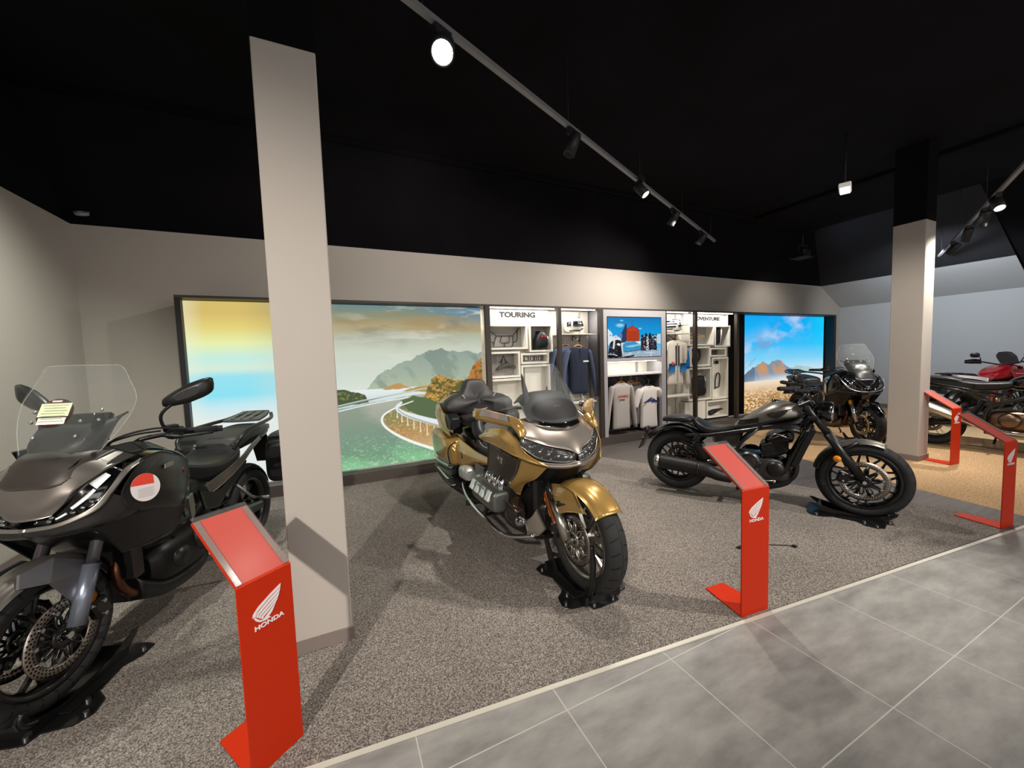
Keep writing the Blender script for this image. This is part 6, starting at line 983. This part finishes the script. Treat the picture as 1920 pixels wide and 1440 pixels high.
    b.P('rear_hugger', fender(0, .325, .36, .085, 150, 60, 14, .03), SB); b.P('plate_holder', MB().poly([(-.28, -.07, .90), (-.28, .07, .90), (-.45, .08, .62), (-.45, -.08, .62)], (-.012, 0, 0)), SB); b.P('side_stand', MB().tube([(.58, .14, .28), (.50, .30, .01)], .013, 8), SB); shock(b, (.46, 0, .66), (.36, 0, .42), .03)
    return b
build_adventure('red and white adventure motorcycle on the platform by the right wall', 10.72, 2.25, -12, True, .114).r.scale = (.9, .9, .86); build_adventure('black adventure motorcycle with silver muffler behind the right pillar', 7.93, .88, -88, False)
# ================================================================ ceiling fixtures
DKM = mat('track_black', '#222225', .5); TRK = mat('track_grey', '#8d8a8e', .45, .3); GLOW = mat('lamp_glow', '#ffffff', .5, emit=('#fff4e4', 60.)); GLOW2 = mat('lamp_glow_soft', '#ffffff', .5, emit=('#fff4e4', 14.))
def track(label, p, q):
    p, q = V3(p), V3(q); c = (p + q) / 2; r = empty('light_track', tuple(c), 0, label, 'light track'); d = unit(q - p); rot = Matrix.Rotation(math.atan2(d[1], d[0]), 3, 'Z'); L = np.linalg.norm(q - p)
    obj('rail', MB().box((0, 0, 0), (L, .034, .03), rot), TRK, r); k = int(L / 1.3)
    for i in range(k + 1):
        e = p + d * (.25 + (L - .5) * i / k) - c; obj('suspension_wire', MB().tube([e, e + (0, 0, ZC - c[2])], .0025, 6), DKM, r)
    return d
D1 = track('long light track running over the gold and matt cruiser motorcycles', (.30, 1.99, 3.27), (5.82, 4.42, 3.27))
D2 = track('light track above the far right motorcycles', (5.2, 1.06, 3.0), (9.81, 3.05, 3.0))
def lamp(x, y, z, tr_z, aim, label, glow, L=.17, r=.046):
    t = empty('spotlight', (x, y, z), 0, label, 'spotlight', 'track spotlights'); a = unit(aim)
    obj('track_adapter', MB().box((0, 0, tr_z - z - .04), (.11, .036, .05), Matrix.Rotation(math.atan2(D1[1], D1[0]), 3, 'Z')), DKM, t)
    obj('stem', MB().tube([(0, 0, tr_z - z - .05), (0, 0, .0)], .011, 8), DKM, t)
    obj('lamp_head', MB().lathe([(0, -L * .55), (r * .9, -L * .55), (r, -L * .48), (r, L * .45), (r * .86, L * .45), (r * .8, L * .36), (0, L * .34)], (0, 0, 0), a, 24), DKM, t)
    if glow is not None: obj('lens', MB().lathe([(0, L * .40), (r * .84, L * .40)], (0, 0, 0), a, 24), glow, t)
    return t
lamp(.642, 2.14, 3.15, 3.27, (-.22, -.62, -.75), 'blazing spotlight on the track nearest the left pillar', GLOW, .17, .066)
lamp(1.83, 2.655, 3.13, 3.27, (-.35, .1, -.9), 'black spotlight second along the track, seen from its side', None)
lamp(2.955, 3.075, 3.12, 3.27, (.25, -.55, -.8), 'glowing spotlight third along the long track', GLOW2)
lamp(3.98, 3.60, 3.13, 3.27, (-.3, .4, -.85), 'black spotlight fourth along the long track', None)
lamp(5.10, 4.10, 3.13, 3.27, (-.3, .5, -.8), 'black spotlight at the far end of the long track', None)
lamp(6.35, 1.56, 2.88, 3.0, (-.5, -.35, -.8), 'glowing spotlight on the right hand track', GLOW2)
lamp(6.9, 1.795, 2.87, 3.0, (.4, .3, -.8), 'black spotlight next along the right track from the glowing one', None)
lamp(7.7, 2.14, 2.87, 3.0, (.4, .3, -.8), 'black spotlight in the middle of the right track', None)
lamp(8.6, 2.53, 2.87, 3.0, (-.2, .5, -.8), 'black spotlight near the far end of the right track', None)
E_ = empty('emergency_light', (5.44, 2.47, 3.247), rad(23), 'small white emergency light box hanging under the black ceiling', 'emergency light')
obj('housing', MB().b2(-.13, .13, -.055, .055, 0, .05, .008), mat('lamp_white', '#e8e6e2', .5, emit=('#fff8ee', .25)), E_); obj('diffuser', MB().b2(-.11, .11, -.045, .045, -.012, .001), mat('diffuser', '#ffffff', .4, emit=('#fffaf0', 1.2)), E_); obj('hanger_rod', MB().tube([(0, 0, .05), (0, 0, ZC - 3.247)], .006, 8), DKM, E_)
W_ = empty('wall_projector', (8.62, 4.6, 3.30), 0, 'black floodlight hung before the back right corner', 'floodlight'); obj('body', MB().b2(-.12, .12, -.1, .1, 0, .12, .02), DKM, W_); obj('yoke', MB().tube([(-.14, 0, .06), (-.14, 0, .2), (.14, 0, .2), (.14, 0, .06)], .012, 8).tube([(0, 0, .2), (0, 0, .56)], .014, 8), DKM, W_); obj('visor_plate', MB().b2(-.2, .13, -.14, .14, -.05, -.03), DKM, W_)
S_ = empty('smoke_detector', (-2.1, 5.14, 2.962), 0, 'small white ring detector near the back left ceiling corner', 'detector'); obj('ring', MB().lathe([(.03, 0), (.05, 0), (.055, .03), (.03, .03)], (0, 0, 0), (0, -.5, 1), 24, True), mat('detector_grey', '#8f8c8c', .5), S_)
c_ = MB().tube([(2.62, 1.78, .006), (2.72, 1.72, .006), (2.80, 1.74, .006), (2.93, 1.66, .006), (2.98, 1.62, .006)], .004, 6, 24); c_.b2(2.965, 2.995, 1.60, 1.625, .003, .014); c_.box((2.63, 1.79, .006), (.05, .03, .006))
thing('cable', c_, BLKP, 'thin black cable lying on the carpet under the matt cruiser', 'cable')
# ================================================================ lamps and added fill
def spot(x, y, z, tx, ty, tz, W, ang, col=(1, .93, .84), r=.05, blend=.85):
    l = bpy.data.lights.new('spot', 'SPOT'); l.energy = W; l.color = col; l.spot_size = rad(ang); l.spot_blend = blend; l.shadow_soft_size = r
    o = bpy.data.objects.new('spot', l); COL.objects.link(o); o.location = (x, y, z); o.rotation_euler = Vector((tx - x, ty - y, tz - z)).to_track_quat('-Z', 'Y').to_euler(); return o
SPOTS = [
 (1.9, 2.35, 3.10, 1.0, 3.3, .5, 230, 95),      # over the gold tourer
 (.66, 2.05, 3.08, .1, .4, 0, 55, 100),        # blazing lamp, aimed at the aisle
 (3.9, -.3, 3.2, 2.6, 2.3, .3, 500, 66),        # aisle track, towards the cruiser and stand
 (-2.15, -1.7, 3.2, -.4, 2.2, .4, 900, 60),     # aisle track, towards the dark tourer and left pillar
 (2.95, 3.0, 3.02, 3.6, 1.8, 0, 190, 100),      # glowing third lamp
 (5.0, 4.0, 3.05, 4.2, 5.3, 1.4, 160, 135),
 (4.0, 3.55, 3.05, 3.2, 5.3, 1.6, 150, 135),
 (1.2, 3.2, 3.1, .6, 5.35, 2.0, 80, 140),  # unseen wash added to lift the back wall
 (6.35, 1.5, 2.80, 5.3, 1.3, 0, 110, 100),
 (7.8, 2.1, 2.80, 7.6, 2.6, .2, 330, 120),
 (6.9, 1.75, 2.80, 6.6, 3.4, .5, 170, 100),
 (4.3, .9, 3.2, 6.5, 2.5, 1.0, 230, 60),        # unseen spot added to brighten the right pillar
 (8.4, 4.2, 2.9, 8.6, 5.35, 1.9, 35, 110),
]
for s in SPOTS: spot(*s)
spot(-.9, 3.2, 3.3, -2.28, 3.4, .9, 250, 110, (.95, 1, .88))  # unseen greenish wash added to brighten the left wall
spot(9.0, 3.0, 2.9, 11.6, 3.3, 1.9, 190, 120, (.86, .93, 1.0)); spot(8.7, 4.3, 3.25, 9.7, 3.9, 3.45, 7, 120, (.45, .65, 1.0))
def area(x, y, z, sx, sy, W, rot, col=(1, .97, .93)):
    l = bpy.data.lights.new('area', 'AREA'); l.shape = 'RECTANGLE'; l.size = sx; l.size_y = sy; l.energy = W; l.color = col
    o = bpy.data.objects.new('area', l); COL.objects.link(o); o.location = (x, y, z); o.rotation_euler = rot; return o
for x0, x1, w in ((1.97, 3.05, 24), (3.13, 3.8, 13), (5.26, 5.92, 13), (6.02, 7.08, 24)): area((x0 + x1) / 2, 4.985, 2.155, x1 - x0, .03, w * .3, (rad(22), 0, 0))
area(4.54, 4.985, 1.325, 1.1, .03, 2.6, (rad(12), 0, 0))
wd = bpy.data.worlds.new('world'); SC.world = wd; wd.use_nodes = True; wd.node_tree.nodes['Background'].inputs[0].default_value = (.75, .85, 1, 1); wd.node_tree.nodes['Background'].inputs[1].default_value = .25
# unseen fill added behind the camera: overhead areas, plus an upright facing the displays
area(2.5, -2.6, 3.6, 8, 1.2, 40, (0, 0, 0)); area(3.5, -4.3, 1.9, 9, 1.8, 150, (rad(90), 0, 0)); area(9.5, -2.0, 3.6, 2, 2, 40, (0, 0, 0), (.9, .95, 1))
vs = SC.view_settings; vs.view_transform = 'Standard'; vs.look = 'None'; vs.gamma = 1; vs.use_curve_mapping = False; vs.exposure = 0.
SC.cycles.max_bounces = 8; SC.cycles.diffuse_bounces = 4; SC.cycles.transparent_max_bounces = 16; SC.cycles.sample_clamp_indirect = 6; SC.cycles.caustics_reflective = False; SC.cycles.caustics_refractive = False
SC.cycles.use_denoising = True
